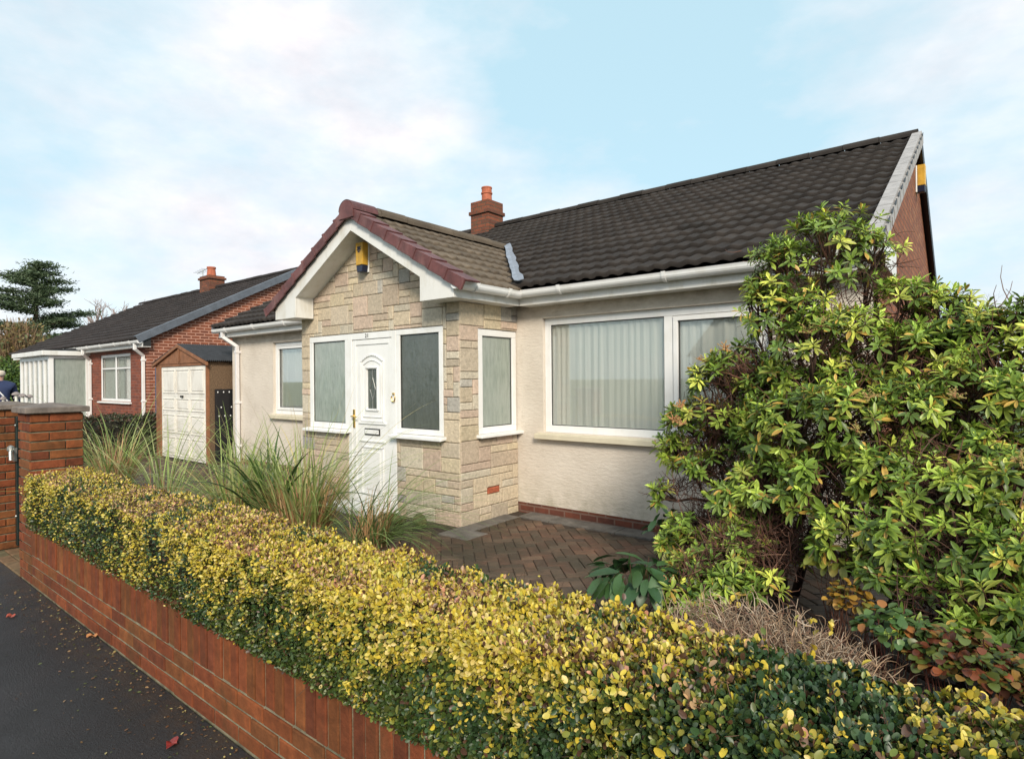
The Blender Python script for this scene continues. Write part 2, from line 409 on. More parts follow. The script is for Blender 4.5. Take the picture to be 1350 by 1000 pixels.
def tubes_np(P0, P1, r0, r1, sag, seg=3, sides=3):
    n = len(P0); D = norm(P1-P0); A = norm(np.cross(D, np.array([.3, .5, .81]))); B = np.cross(D, A); V = []
    for i in range(seg+1):
        t = i/seg; c = P0+(P1-P0)*t+sag*(4*t*(1-t)); r = (r0*(1-t)+r1*t)[:, None]
        for k in range(sides):
            a = 2*math.pi*k/sides; V.append(c+(A*math.cos(a)+B*math.sin(a))*r)
    V = np.stack(V, 1); m = V.shape[1]
    q = [(i*sides+k, i*sides+(k+1)%sides, (i+1)*sides+(k+1)%sides, (i+1)*sides+k) for i in range(seg) for k in range(sides)]
    Q = ((np.arange(n)*m)[:, None, None]+np.array(q)[None]).reshape(-1, 4)
    return V.reshape(-1, 3), [Q], m
def pick(n, cols, w):
    cols = np.array(cols, float); w = np.array(w, float)
    i = rng.choice(len(cols), n, p=w/w.sum()); return cols[i]*rng.uniform(.75, 1.25, (n, 1))

# ------------------------------------------------------------------ ground, roads
b = MB(); b.box((-700, -700, -.60), (700, 900, -.16)); structure(b.build('ground', 'turf'))
b = MB(); b.box((-90, -7.2, -.155), (90, -1.05, -.105)); structure(b.build('road', 'asphalt'))
b = MB(); b.box((-90, -.93, -.15), (90, 1.185, 0)); structure(b.build('pavement', 'asphalt'))
b = MB()
x = -40
while x < 30: b.chbox((x, -1.05, -.15), (x+.905, -.935, -.001), .008, 2, 1, (.3, .29, .27)); x += .915
structure(b.build('kerb', 'flag'))
b = MB(); b.box((-24, 1.2, -.155), (6, 14.5, -.035)); structure(b.build('garden_soil', 'soil'))
b = MB(); b.box((-60, -9.0, -.155), (60, -7.2, -.03)); structure(b.build('far_pavement', 'asphalt'))
# herringbone patio, 45 degrees to the house
def patio():
    b = MB(); L, W = .19, .095; h = .006; c45 = math.cos(math.pi/4)
    reds = [(.15, .070, .042), (.17, .085, .05), (.12, .065, .04), (.13, .085, .055), (.09, .055, .035), (.18, .105, .065)]
    def emit(cx, cy, lx, ly):
        X = (cx*c45-cy*c45)-6.5; Y = (cx*c45+cy*c45)+3.6
        if not (-13.3 < X < -.45 and 2.35 < Y < 5.0): return
        if -7.2 < X < -3.98 and Y > 4.02: return
        if X < -10.9 and Y > 4.8: return
        if X > -2.0 and Y < 3.3: return
        g = .0032; z = random.uniform(-.002, .0015); tx, ty = random.uniform(-.002, .002), random.uniform(-.002, .002)
        def P(u, v, zz):
            x = cx+u; y = cy+v
            return (x*c45-y*c45-6.5, x*c45+y*c45+3.6, zz+z+u*tx/.1+v*ty/.1)
        a, d = lx/2-g, ly/2-g; e, k = a-h, d-h
        vs = [P(*p) for p in ((-a,-d,-.03),(a,-d,-.03),(a,d,-.03),(-a,d,-.03),(-a,-d,-.004),(a,-d,-.004),(a,d,-.004),(-a,d,-.004),(-e,-k,0),(e,-k,0),(e,k,0),(-e,k,0))]
        fs = [(8,9,10,11)]+[(q+i, q+(i+1)%4, q+4+(i+1)%4, q+4+i) for q in (0,4) for i in range(4)]
        c = random.choice(reds); s = random.uniform(.62, .98)
        b.add(vs, fs, [v*s for v in c])
    n = 75
    for i in range(-n, n):
        for j in range(-n, n):
            m = (i-j) % 4
            if m == 0: emit((i+1)*W, (j+.5)*W, L, W)       # horizontal over (i,j),(i+1,j)
            if m == 2: emit((i+.5)*W, j*W, W, L)            # vertical over (i,j-1),(i,j)
    o = b.build('patio', 'paver'); structure(o)
    b = MB(); b.box((-13.3, 2.3, -.034), (-.5, 5.3, -.0125)); structure(b.build('patio_bed', 'soil'))
patio()
b = MB()
def edging(b, x0, y0, x1, y1, w):
    d = Vector((x1-x0, y1-y0, 0)); n = int(d.length/.43)+1; u = d/n; p = Vector((-d.y, d.x, 0)).normalized()*w
    for i in range(n):
        o = Vector((x0, y0, -.02))+u*i; z = random.uniform(.022, .028)
        b.obox(o+u.normalized()*.004, u-u.normalized()*.008, p, (0, 0, z), (.1,.1,.1))
edging(b, -3.98, 5.08, -.45, 5.08, .235); edging(b, -3.95, 4.03, -3.95, 5.07, .205); edging(b, -10.8, 5.08, -7.25, 5.08, .235)
edging(b, -4.16, 4.02, -3.76, 4.02, .3)
structure(b.build('paving_border', 'flag', bevel=.004))
# scattered litter along the foot of the wall
n = 1500; X = rng.uniform(-5.5, 1.5, n); Y = 1.175-np.abs(rng.normal(0, .24, n))*rng.random(n); L = rng.uniform(.004, .017, n)
P = np.stack([X, Y, np.full(n, .004)], 1); a = rng.uniform(0, 6.3, n)
D = np.stack([np.cos(a), np.sin(a), rng.uniform(-.1, .2, n)], 1); Nn = norm(np.stack([rng.normal(0,.3,n), rng.normal(0,.3,n), np.ones(n)], 1))
V, Fc, m = leaves(P, D, Nn, L, L*.55, .1, .1)
C = np.repeat(pick(n, [(.42,.35,.14),(.3,.18,.08),(.12,.06,.03),(.10,.12,.04)], [2,3,5,2]), m, 0)
o = npmesh('leaf_litter', V, Fc, C, 'leaf'); o['kind'] = 'stuff'; o['label'] = 'tiny yellow and brown leaf litter along the foot of the wall'

# ------------------------------------------------------------------ tiled roof slopes
def slope(name, O, A, U, material, parent, course=.28, roll=.15, amp=.011, step=.042, tint=None, sub=6, jit=.003):
    O, A, U = map(np.array, (O, A, U)); La = np.linalg.norm(A); Lu = np.linalg.norm(U); a = A/La; u = U/Lu
    nn = np.cross(a, u); nn = nn if nn[2] > 0 else -nn
    nc = max(1, round(Lu/course)); nx = int(La/roll)*sub; s = np.linspace(0, La, nx+1)
    ph = (s/roll) % 1; prof = amp*(np.clip(np.cos(2*np.pi*ph)*1.3+.2, -.6, 1))
    V = []; C = []; F = []
    tiles = (s/(roll*2)).astype(int)
    for k in range(nc):
        off = .0 if k % 2 == 0 else roll
        tj = rng.uniform(-jit, jit, tiles.max()+2); tc = rng.uniform(.80, 1.2, tiles.max()+2)
        u0, u1 = Lu*k/nc-.012, Lu*(k+1)/nc
        rows = [(u0, 0.0-.004, 0), (u0, step, .5), (u0+.02, step+.002, 0), (u1, .004, 0)]
        for (uu, h, _) in rows:
            hh = prof+h+(tj[tiles] if h > .01 else 0)
            V.append(O+a*s[:, None]+u*(uu+(tj[tiles]*1.5 if h>.01 else 0*s))[:, None]+nn*hh[:, None])
            cc = np.repeat(tc[tiles][:, None], 3, 1); C.append(cc)
    m = nx+1; V = np.concatenate(V); C = np.concatenate(C)
    idx = np.arange(nx)
    for k in range(nc):
        for r in range(3):
            b0 = (4*k+r)*m
            F.append(np.stack([b0+idx, b0+idx+1, b0+m+idx+1, b0+m+idx], 1))
    return npmesh(name, V, [np.concatenate(F)], C, material, parent)
def ridge(parent, p0, p1, r, material, name='ridge_tile', n=None, cut=.45):
    p0, p1 = Vector(p0), Vector(p1); d = p1-p0; n = n or max(1, round(d.length/.42)); b = MB(); u = d/n
    side = d.normalized().cross(Vector((0,0,1))); 
    for i in range(n):
        prof = [(math.cos(t)*r*1.15, math.sin(t)*r-r*cut) for t in np.linspace(-.15, math.pi+.15, 10)]
        o = p0+u*i+Vector((0, 0, .004*(i % 2)+random.uniform(-.004, .004))); c = random.uniform(.75, 1.2)
        b.sweep(prof, o, u*.985, side, (0, 0, 1), (c, c, c))
    return b.build(name, material, parent, solid=-.015)
def gutter(parent, p0, p1, out, name='gutter', brackets=.9, r=.055):
    """half-round gutter; out = outward unit vector"""
    p0, p1, out = Vector(p0), Vector(p1), Vector(out); b = MB()
    prof = [(math.cos(t)*r+r, math.sin(t)*r*1.0) for t in np.linspace(math.pi, 2*math.pi, 11)]
    prof = [(0, .012)]+prof+[(2*r+.006, .012), (2*r-.004, .014)]
    b.sweep(prof, p0, p1-p0, out, (0,0,1)); g = b.build(name, 'upvc', parent, solid=.004, smooth=False)
    for q in (p0, p1):
        e = MB(); pr = [q+out*a+Vector((0,0,c)) for a, c in prof[:-1]]; e.prism(pr, (p1-p0).normalized()*.004*(1 if q == p0 else -1)); e.build('gutter_end', 'upvc', parent)
    n = max(1, int((p1-p0).length/brackets)); d = (p1-p0).normalized()
    for i in range(n):
        q = p0+(p1-p0)*((i+.5)/n); bb = MB()
        pr2 = [(math.cos(t)*(r+.007)+r, math.sin(t)*(r+.007)) for t in np.linspace(math.pi, 2*math.pi, 11)]
        pr2 = [(-.006, .014)]+pr2+[(2*r+.012, .018), (2*r-.004, .02)]
        bb.sweep(pr2, q, d*.035, out, (0,0,1)); bb.build('gutter_bracket', 'upvc', parent, solid=.006)
    return g
def downpipe(parent, pts, half=.03, name='downpipe', material='lilac'):
    b = MB(); P = [Vector(p) for p in pts]
    for i in range(len(P)-1):
        d = (P[i+1]-P[i]); w = Vector((1,0,0))*half if abs(d.normalized().x) < .9 else Vector((0,0,1))*half
        v = d.normalized().cross(w).normalized()*half; w = v.cross(d.normalized()).normalized()*half
        e = d.normalized()*half*.5
        b.obox(P[i]-w-v-e, d+2*e, 2*w, 2*v)
    zt, zb = P[-2].z, P[-1].z
    for z in (zt-.12, (zt+zb)/2, zb+.25):
        b.box((P[-1].x-half-.012, P[-1].y-half-.008, z), (P[-1].x+half+.012, P[-1].y+half+.03, z+.045))
    return b.build(name, material, parent, bevel=.006)
def wall_holes(b, axis, plane, thick, u0, u1, z0, z1, holes, mi=0):
    """wall in plane axis=plane with rectangular holes (u0,u1,z0,z1); thick is signed inward"""
    us = sorted({u0, u1, *[h[0] for h in holes], *[h[1] for h in holes]}); zs = sorted({z0, z1, *[h[2] for h in holes], *[h[3] for h in holes]})
    us = [u for u in us if u0 <= u <= u1]; zs = [z for z in zs if z0 <= z <= z1]
    def solid(i, j):
        if not (0 <= i < len(us)-1 and 0 <= j < len(zs)-1): return False
        uc, zc = (us[i]+us[i+1])/2, (zs[j]+zs[j+1])/2
        return not any(h[0] < uc < h[1] and h[2] < zc < h[3] for h in holes)
    def P(u, d, z): return (u, d, z) if axis == 'y' else (d, u, z)
    q = plane+thick
    for i in range(len(us)-1):
        for j in range(len(zs)-1):
            if not solid(i, j): continue
            a, c, e, f = us[i], us[i+1], zs[j], zs[j+1]
            b.add([P(a,plane,e), P(c,plane,e), P(c,plane,f), P(a,plane,f)], [(0,1,2,3)], mi=mi)
            b.add([P(a,q,e), P(c,q,e), P(c,q,f), P(a,q,f)], [(3,2,1,0)], mi=mi)
            for (di, dj, p1, p2) in ((-1,0,(a,e),(a,f)), (1,0,(c,e),(c,f)), (0,-1,(a,e),(c,e)), (0,1,(a,f),(c,f))):
                if not solid(i+di, j+dj):
                    b.add([P(p1[0],plane,p1[1]), P(p2[0],plane,p2[1]), P(p2[0],q,p2[1]), P(p1[0],q,p1[1])], [(0,1,2,3)], mi=mi)

# windows -------------------------------------------------------
def window(parent, axis, plane, u0, u1, z0, z1, out, lights, glass='glass', fr=.055, sash=(), name='window', sill=None, sillmat='upvc', sillext=.05, transom=None, curtain=True, depth=.06, sillh=.035, sillout=.09):
    """plane = outer face of frame; out = outward sign; lights = list of u boundaries inside"""
    def bx(b, ua, ub, da, db, za, zb, **k):
        if axis == 'y': b.box((ua, plane+out*da, za), (ub, plane+out*db, zb), **k)
        else: b.box((plane+out*da, ua, za), (plane+out*db, ub, zb), **k)
    w = MB(); bx(w, u0, u1, -depth, 0, z0, z0+fr); bx(w, u0, u1, -depth, 0, z1-fr, z1)
    bx(w, u0, u0+fr, -depth, 0, z0+fr, z1-fr); bx(w, u1-fr, u1, -depth, 0, z0+fr, z1-fr)
    bs = [u0]+list(lights)+[u1]
    for l in lights: bx(w, l-fr*.6, l+fr*.6, -depth, -.001, z0+fr, z1-fr)
    win = w.build(name, 'upvc', parent, bevel=.004)
    for i in range(len(bs)-1):
        a = bs[i]+(fr if i == 0 else fr*.6); c = bs[i+1]-(fr if i == len(bs)-2 else fr*.6); za, zb = z0+fr, z1-fr
        cells = [(a, c, za, zb)] if not transom else [(a, c, za, transom-.02), (a, c, transom+.02, zb)]
        if transom:
            t = MB(); bx(t, a, c, -depth, -.002, transom-.02, transom+.02); t.build('transom', 'upvc', win)
        for (ca, cc, cz, cy) in cells:
            if i in sash:
                s = MB(); f2 = .045; g = .006
                bx(s, ca+g, cc-g, -.04, .012, cz+g, cz+g+f2); bx(s, ca+g, cc-g, -.04, .012, cy-g-f2, cy-g)
                bx(s, ca+g, ca+g+f2, -.04, .012, cz+g+f2, cy-g-f2); bx(s, cc-g-f2, cc-g, -.04, .012, cz+g+f2, cy-g-f2)
                s.build('sash', 'upvc', win, bevel=.004)
                bk = MB(); bx(bk, ca, cc, -.048, -.044, cz, cz+.02); bx(bk, ca, cc, -.048, -.044, cy-.02, cy); bx(bk, ca, ca+.02, -.048, -.044, cz, cy); bx(bk, cc-.02, cc, -.048, -.044, cz, cy); bk.build('seal', 'seal', win)
                ca, cc, cz, cy = ca+g+f2, cc-g-f2, cz+g+f2, cy-g-f2
            p = MB(); bx(p, ca, cc, -.030, -.024, cz, cy)
            p.build('pane', glass, win)
            q = MB(); e = .008
            for (A, B, Cz, Dz) in ((ca, cc, cz, cz+e), (ca, cc, cy-e, cy), (ca, ca+e, cz+e, cy-e), (cc-e, cc, cz+e, cy-e)): bx(q, A, B, -.023, -.016, Cz, Dz)
            q.build('gasket', 'seal', win)
    if sill is not None:
        s = MB(); bx(s, u0-sillext, u1+sillext, -.02, sillout, z0-sillh, z0-.002)
        if axis == 'y': s.v = [(x, y, z-(.012 if (abs(y-(plane+out*sillout)) < 1e-6) else 0)) for x, y, z in s.v]
        s.build('sill', sillmat, win, bevel=.006)
    return win
def curtains(parent, axis, plane, u0, u1, z0, z1, amp=.0065, wl=.10, seed=1):
    n = int((u1-u0)/.008); u = np.linspace(u0, u1, n); rr = np.random.default_rng(seed)
    kk = int((u1-u0)/.12)+3; fq = np.interp(u, np.linspace(u0, u1, kk), rr.uniform(.35, 1.75, kk)); am = np.interp(u, np.linspace(u0, u1, kk), rr.uniform(.25, 1.6, kk)); ph = np.cumsum(fq)*2*np.pi*.008/wl
    zs = np.linspace(z0, z1, 9); V = []
    for z in zs:
        d = amp*am*(np.sin(ph+.5*math.sin(z*2.2))+.3*np.sin(2.7*ph+z))+plane
        V.append(np.stack([u, d, np.full(n, z)], 1) if axis == 'y' else np.stack([d, u, np.full(n, z)], 1))
    V = np.concatenate(V); i = np.arange(n-1); F = np.concatenate([np.stack([k*n+i, k*n+i+1, (k+1)*n+i+1, (k+1)*n+i], 1) for k in range(8)])
    return npmesh('curtain', V, [F], np.ones((len(V), 3)), 'curtain', parent, True)

# ------------------------------------------------------------------ bungalow
H = thing('bungalow', (-5.8, 8.9, 0), 'cream rendered bungalow with stone-clad gabled porch and dark tiled roof', 'house')
XL, XR, YF, YB = -10.88, -.66, 5.323, 12.65
EZ, RY, RZ, EY = 2.49, 9.0, 4.50, 5.05
tanm = (RZ-EZ)/(RY-EY)
MW = (-3.81, -1.42, .91, 2.165); LW = (-9.46, -8.2, .945, 2.15)
b = MB(); wall_holes(b, 'y', YF, .25, XL, XR, .1, 2.5, [MW, LW]); 
fw = b.build('front_wall', 'render', H); fw['label'] = 'cream textured render wall'
b = MB(); b.box((XL, YF+.004, -.1), (XR, YF+.25, .098)); b.build('plinth', 'brickx', H)
b = MB(); b.box((XL, YF+.252, -.1), (XL+.25, YB, 2.5)); b.box((XL, YB-.25, -.1), (XR-.25, YB-.001, 2.5)); b.build('rear_wall', 'render', H)
def gable_poly(xa, y0, y1, yr, ze, zr): return [(xa, y0, -.1), (xa, y1, -.1), (xa, y1, ze), (xa, yr, zr), (xa, y0, ze)]
b = MB(); b.prism(gable_poly(XR, YF+.001, YB, RY, 2.58, RZ-.06), (-.25, 0, 0)); gw = b.build('gable_wall', 'gby', H); gw['label'] = 'red brick gable end wall'
b = MB(); b.prism([(XL, YF+.25, 2.5), (XL, YB, 2.5), (XL, RY, RZ-.06)], (.25, 0, 0)); b.build('far_gable_wall', 'render', H)
b = MB(); b.box((XL+.26, YF+.26, -.05), (XR-.26, YB-.26, .05)); b.box((XL+.26, YF+3.2, .05), (XR-.26, YF+3.3, 2.5)); b.box((-7.2, YF+.26, .05), (-7.1, YF+3.2, 2.45)); b.box((XL+.26, YF+.26, 2.42), (XR-.26, YF+3.2, 2.46)); b.build('interior', 'dark', H)
# roof
RXL, RXR = -11.02, -.60
r = slope('roof', (RXL, EY-.02, EZ), (RXR-RXL, 0, 0), (0, RY-EY+.02, RZ-EZ), 'tile', H); r['label'] = 'dark brown interlocking tile roof'
slope('rear_roof', (RXL, 2*RY-EY, EZ), (RXR-RXL, 0, 0), (0, -(RY-EY), RZ-EZ), 'tile', H, sub=4)
b = MB(); b.prism([(RXL+.01, EY+.02, EZ-.03), (RXL+.01, RY, RZ-.025), (RXL+.01, 2*RY-EY-.02, EZ-.03), (RXL+.01, 2*RY-EY-.02, EZ-.07), (RXL+.01, RY, RZ-.09), (RXL+.01, EY+.02, EZ-.07)], (RXR-RXL-.02, 0, 0)); b.build('roof_deck', 'black', H)
ridge(r, (RXL, RY, RZ+.05), (RXR-.01, RY, RZ+.05), .085, 'tile')
# right verge: pale bedded verge with tile-end scallops
nv = 16; up = Vector((0, RY-EY, RZ-EZ)); un = up.normalized(); nn = Vector((0, -un.z, un.y))
for i in range(nv):
    b = MB(); o = Vector((RXR-.005, EY-.03, EZ))+up*(i/nv)
    b.obox(o-nn*.13, (.03, 0, 0), up/nv*1.0, nn*(.165)); 
    b.obox(o+nn*.036+Vector((-.07, 0, 0)), (.1, 0, 0), up/nv*.96, nn*.014)
    b.obox(o-nn*.10+up/nv*.05+Vector((.03, 0, 0)), (.012, 0, 0), up/nv*.85, nn*.12)
    k = 7; A = [o+up/nv*(.2+.6*j/k)+nn*(.030-.028*math.sin(math.pi*j/k)) for j in range(k+1)]
    b.prism([a+Vector((.0425, 0, 0)) for a in A]+[o+up/nv*.8+nn*.034+Vector((.0425,0,0)), o+up/nv*.2+nn*.034+Vector((.0425,0,0))], (.004, 0, 0), mi=1)
    b.build('verge_tile', ['vergegrey', 'black'], r)
b = MB(); o = Vector((RXR-.01, RY, RZ)); dn = Vector((0, RY-EY, -(RZ-EZ))); b.obox(o-Vector((0,0,.15)), (.03, 0, 0), dn*1.01, (0, 0, .19)); b.build('rear_verge', 'black', r)
b = MB(); b.obox(Vector((RXL-.02, EY-.03, EZ-.11)), (.04, 0, 0), up, (0, 0, .125)); b.build('left_verge', 'slategrey', r)
# eaves: fascia + soffit, broken by the porch
FY = 5.13
for (xa, xb) in ((RXL+.02, -7.19), (-3.985, -.55)):
    b = MB(); b.box((xa, FY, 2.30), (xb, FY+.02, 2.475)); b.build('fascia', 'fascia', H, bevel=.003)
    b = MB(); b.box((xa, FY+.021, 2.302), (xb, YF+.02, 2.315)); b.build('soffit', 'fascia', H)
    gutter(H, (xa-.04 if xa < -8 else xa+.0, FY-.002, 2.435), (xb, FY-.002, 2.435), (0, -1, 0))
b = MB(); b.box((-.62, FY, 2.30), (-.555, YF+.5, 2.52)); b.build('box_end', 'fascia', H, bevel=.003)
downpipe(H, [(-10.72, 5.07, 2.42), (-10.72, 5.07, 2.30), (-10.60, 5.27, 2.13), (-10.60, 5.27, .06)])
# windows
w = window(H, 'y', YF+.045, MW[0], MW[1], MW[2], MW[3], -1, [-2.36], sash=(1,), fr=.075, sill=1, sillmat='cream', sillh=.06, sillout=.13, sillext=.07); w['label'] = 'large white picture window with net curtains'
curtains(w, 'y', YF+.10, MW[0], -2.3, .93, 2.15, seed=4); curtains(w, 'y', YF+.10, -2.3, MW[1], .93, 2.15, .008, .12, 5)
w = window(H, 'y', YF+.045, LW[0], LW[1], LW[2], LW[3], -1, [-8.45], sash=(0,), fr=.06, sill=1, sillmat='cream', sillh=.065, sillout=.12); w['label'] = 'narrow white side-hung window left of the porch'
curtains(w, 'y', YF+.12, LW[0]+.02, LW[1], .96, 2.14, seed=6); curtains(w, 'y', YF+.16, LW[1]-.5, LW[1], .96, 2.14, .02, .08, seed=8)
# chimney
ch = MB()
CX0, CX1, CY0, CY1 = -7.98, -7.52, 8.72, 9.18
ch.box((CX0, CY0, 4.1), (CX1, CY1, 4.76)); ch.box((CX0-.03, CY0-.03, 4.76), (CX1+.03, CY1+.03, 4.83)); ch.box((CX0, CY0, 4.83), (CX1, CY1, 5.02))
cm = brick_mat('chimney_brick', 'x', (.24, .07, .032), (.13, .045, .026), (.10, .06, .04), streak=(.09, .075, .04))
c = ch.build('chimney', cm, r, bevel=.006)
b = MB(); b.box((CX0-.01, CY0-.01, 5.021), (CX1+.01, CY1+.01, 5.05)); b.build('flaunching', 'stonecap', c, bevel=.01) if False else None
b = MB(); b.lathe(((CX0+CX1)/2, (CY0+CY1)/2, 5.0), [(.105, 0), (.1, .2), (.115, .2), (.115, .225), (.1, .225), (.1, .31), (.108, .31), (.108, .335), (.07, .335), (.07, .25)], 18); 
MT['pot'] = MT['terra']
b.build('chimney_pot', 'terra', H, smooth=False)

# ---- porch
PX0, PX1, PY = -7.04, -4.175, 4.367
PRX, PRZ = -5.60, 3.42; tanp = (PRZ-2.456)/1.67
FPY = 4.10
LWN = (-6.86, -6.03, .905, 2.065); DR = (-6.03, -5.15, 0, 2.065); RWN = (-5.15, -4.405, .905, 2.065); SWN = (4.655, 5.31, .915, 2.04)
b = MB(); wall_holes(b, 'y', PY+.03, .2, PX0+.02, PX1-.03, -.05, 2.42, [LWN, DR, RWN]); wall_holes(b, 'x', PX1-.03, -.2, PY+.232, YF-.001, -.05, 2.42, [SWN])
wall_holes(b, 'x', PX0+.03, .2, PY+.232, YF-.001, -.05, 2.42, [])
b.prism([(PX0+.02, PY+.03, 2.42), (PX1-.03, PY+.03, 2.42), (PRX, PY+.03, 3.33)], (0, .2, 0))
pw = b.build('porch_wall', 'stonemortar', H)
b = MB(); b.box((PX0+.24, PY+.235, -.04), (PX1-.24, YF-.01, .03)); b.build('porch_floor', 'dark', H)
b = MB(); b.box((PX0+.24, PY+.24, 2.38), (PX1-.24, YF-.01, 2.41)); b.build('porch_ceiling', 'dark', H)
palette = [((.53, .44, .32), 6), ((.50, .42, .32), 5), ((.53, .41, .32), 3.5), ((.43, .40, .35), 2), ((.55, .46, .32), 2), ((.46, .37, .28), 3), ((.53, .47, .37), 4), ((.33, .31, .29), .4)]
pc = [p[0] for p in palette]; pwt = np.array([p[1] for p in palette]); pwt = pwt/pwt.sum()
def clip(poly, f):
    out = []
    for i in range(len(poly)):
        a, c = poly[i], poly[(i+1) % len(poly)]; fa, fc = f(a), f(c)
        if fa >= 0: out.append(a)
        if (fa >= 0) != (fc >= 0): t = fa/(fa-fc); out.append((a[0]+(c[0]-a[0])*t, a[1]+(c[1]-a[1])*t))
    return out
def cladding(b, axis, face, sgn, u0, u1, z0, z1, holes, clips=(), seed=1):
    rr = random.Random(seed); cu, cz = .092, .079; nu = int(round((u1-u0)/cu)); nz = int(round((z1-z0)/cz)); cu = (u1-u0)/nu; cz = (z1-z0)/nz
    used = [[False]*nz for _ in range(nu)]
    def rect(i, j, w, h): return (u0+i*cu, u0+(i+w)*cu, z0+j*cz, z0+(j+h)*cz)
    for j in range(nz):
        for i in range(nu):
            if used[i][j]: continue
            for tr in range(30):
                w, h = rr.choice([(2,1),(3,1),(4,1),(3,2),(4,2),(2,2),(3,2),(4,3),(3,3),(5,2),(2,1),(3,1),(5,1)]) if tr < 22 else rr.choice([(2,1),(1,1),(1,2)])
                if i+w > nu or j+h > nz: continue
                if any(used[a][c] for a in range(i, i+w) for c in range(j, j+h)): continue
                break
            else: w = h = 1
            for a in range(i, i+w):
                for c in range(j, j+h): used[a][c] = True
            ra, rb, rc, rd = rect(i, j, w, h)
            pieces = [(ra, rb, rc, rd)]
            for hh in holes:
                new = []
                for (a, c, e, f) in pieces:
                    if c <= hh[0] or a >= hh[1] or f <= hh[2] or e >= hh[3]: new.append((a, c, e, f)); continue
                    if a < hh[0]: new.append((a, hh[0], e, f))
                    if c > hh[1]: new.append((hh[1], c, e, f))
                    m0, m1 = max(a, hh[0]), min(c, hh[1])
                    if e < hh[2]: new.append((m0, m1, e, hh[2]))
                    if f > hh[3]: new.append((m0, m1, hh[3], f))
                pieces = new
            col = pc[rr.choices(range(len(pc)), weights=pwt)[0]]; s = rr.uniform(.86, 1.1); col = [v*s for v in col]; pr = rr.uniform(.0, .006)
            for (a, c, e, f) in pieces:
                g = .003
                if c-a < .02 or f-e < .015: continue
                poly = [(a+g, e+g), (c-g, e+g), (c-g, f-g), (a+g, f-g)]
                for cf in clips: poly = clip(poly, cf) if poly else poly
                if len(poly) < 3: continue
                def P(p, d): return (p[0], face+sgn*d, p[1]) if axis == 'y' else (face+sgn*d, p[0], p[1])
                cxm = sum(p[0] for p in poly)/len(poly); czm = sum(p[1] for p in poly)/len(poly); k = len(poly)
                inn = [(cxm+(p[0]-cxm)*(1-.008/max(.02, abs(p[0]-cxm)+1e-6)) if abs(p[0]-cxm) > .012 else p[0], czm+(p[1]-czm)*(1-.008/max(.02, abs(p[1]-czm))) if abs(p[1]-czm) > .012 else p[1]) for p in poly]
                vs = [P(p, -.03) for p in poly]+[P(p, pr-.005) for p in poly]+[P(p, pr) for p in inn]
                fs = [tuple(range(2*k, 3*k))]+[(q+x_, q+(x_+1)%k, q+k+(x_+1)%k, q+k+x_) for q in (0, k) for x_ in range(k)]
                b.add(vs, fs, col)
b = MB()
cl = [lambda p: (PRZ-.09-tanp*abs(p[0]-PRX))-p[1]]
cladding(b, 'y', PY, -1, PX0, PX1+.004, -.02, 3.44, [LWN, DR, RWN], cl, 3)
cladding(b, 'x', PX1+.008, 1, PY+.004, YF-.001, -.02, 2.46, [SWN, (4.78, 4.985, .262, .335)], [], 8)
cladding(b, 'x', PX0-.002, -1, PY+.004, YF-.001, -.02, 2.46, [], [], 9)
cs = b.build('stone_cladding', 'stone', H); cs['label'] = 'buff, pink and grey cast stone blocks on the porch'
b = MB(); b.box((PX1-.02, 4.79, .268), (PX1+.012, 4.975, .33))
for i in range(4): b.box((PX1+.012, 4.80, .275+i*.013), (PX1+.018, 4.965, .282+i*.013))
b.build('air_brick', 'terra', H)
# porch roof
VY0 = 4.085
for sgn in (1, -1):
    o = (PRX+sgn*1.70, VY0, PRZ-tanp*1.70); 
    rr_ = slope('porch_roof', (o[0], VY0, o[2]), (0, 7.0-VY0, 0), (-sgn*1.70, 0, tanp*1.70), 'tile2', H, course=.24, roll=.15, amp=.010, step=.034)
rr_['label'] = 'weathered brown tile slope on the porch'
pr_ = rr_
b = MB(); b.prism([(PRX-1.66, VY0+.045, PRZ-tanp*1.66-.03), (PRX, VY0+.045, PRZ-.03), (PRX+1.66, VY0+.045, PRZ-tanp*1.66-.03), (PRX+1.60, VY0+.045, PRZ-tanp*1.60-.075), (PRX, VY0+.045, PRZ-.09), (PRX-1.60, VY0+.045, PRZ-tanp*1.60-.075)], (0, 2.9, 0)); b.build('porch_roof_deck', 'black', H)
ridge(pr_, (PRX, VY0-.02, PRZ+.05), (PRX, 6.86, PRZ+.05), .1, 'tile2')
b = MB(); prof = [(math.cos(t)*.125, math.sin(t)*.115) for t in np.linspace(0, math.pi, 14)]
b.prism([(PRX+x_, VY0-.05, PRZ-.005+z_) for x_, z_ in ([(-.13, -.09)]+[(.13, -.09)]+prof)], (0, .05, 0)); b.sweep([(x_*1.05, z_*1.05) for x_, z_ in prof], (PRX, VY0-.05, PRZ-.005), (0, .36, 0), (1, 0, 0), (0, 0, 1)); b.build('ridge_end', 'maroon', pr_, bevel=.004)
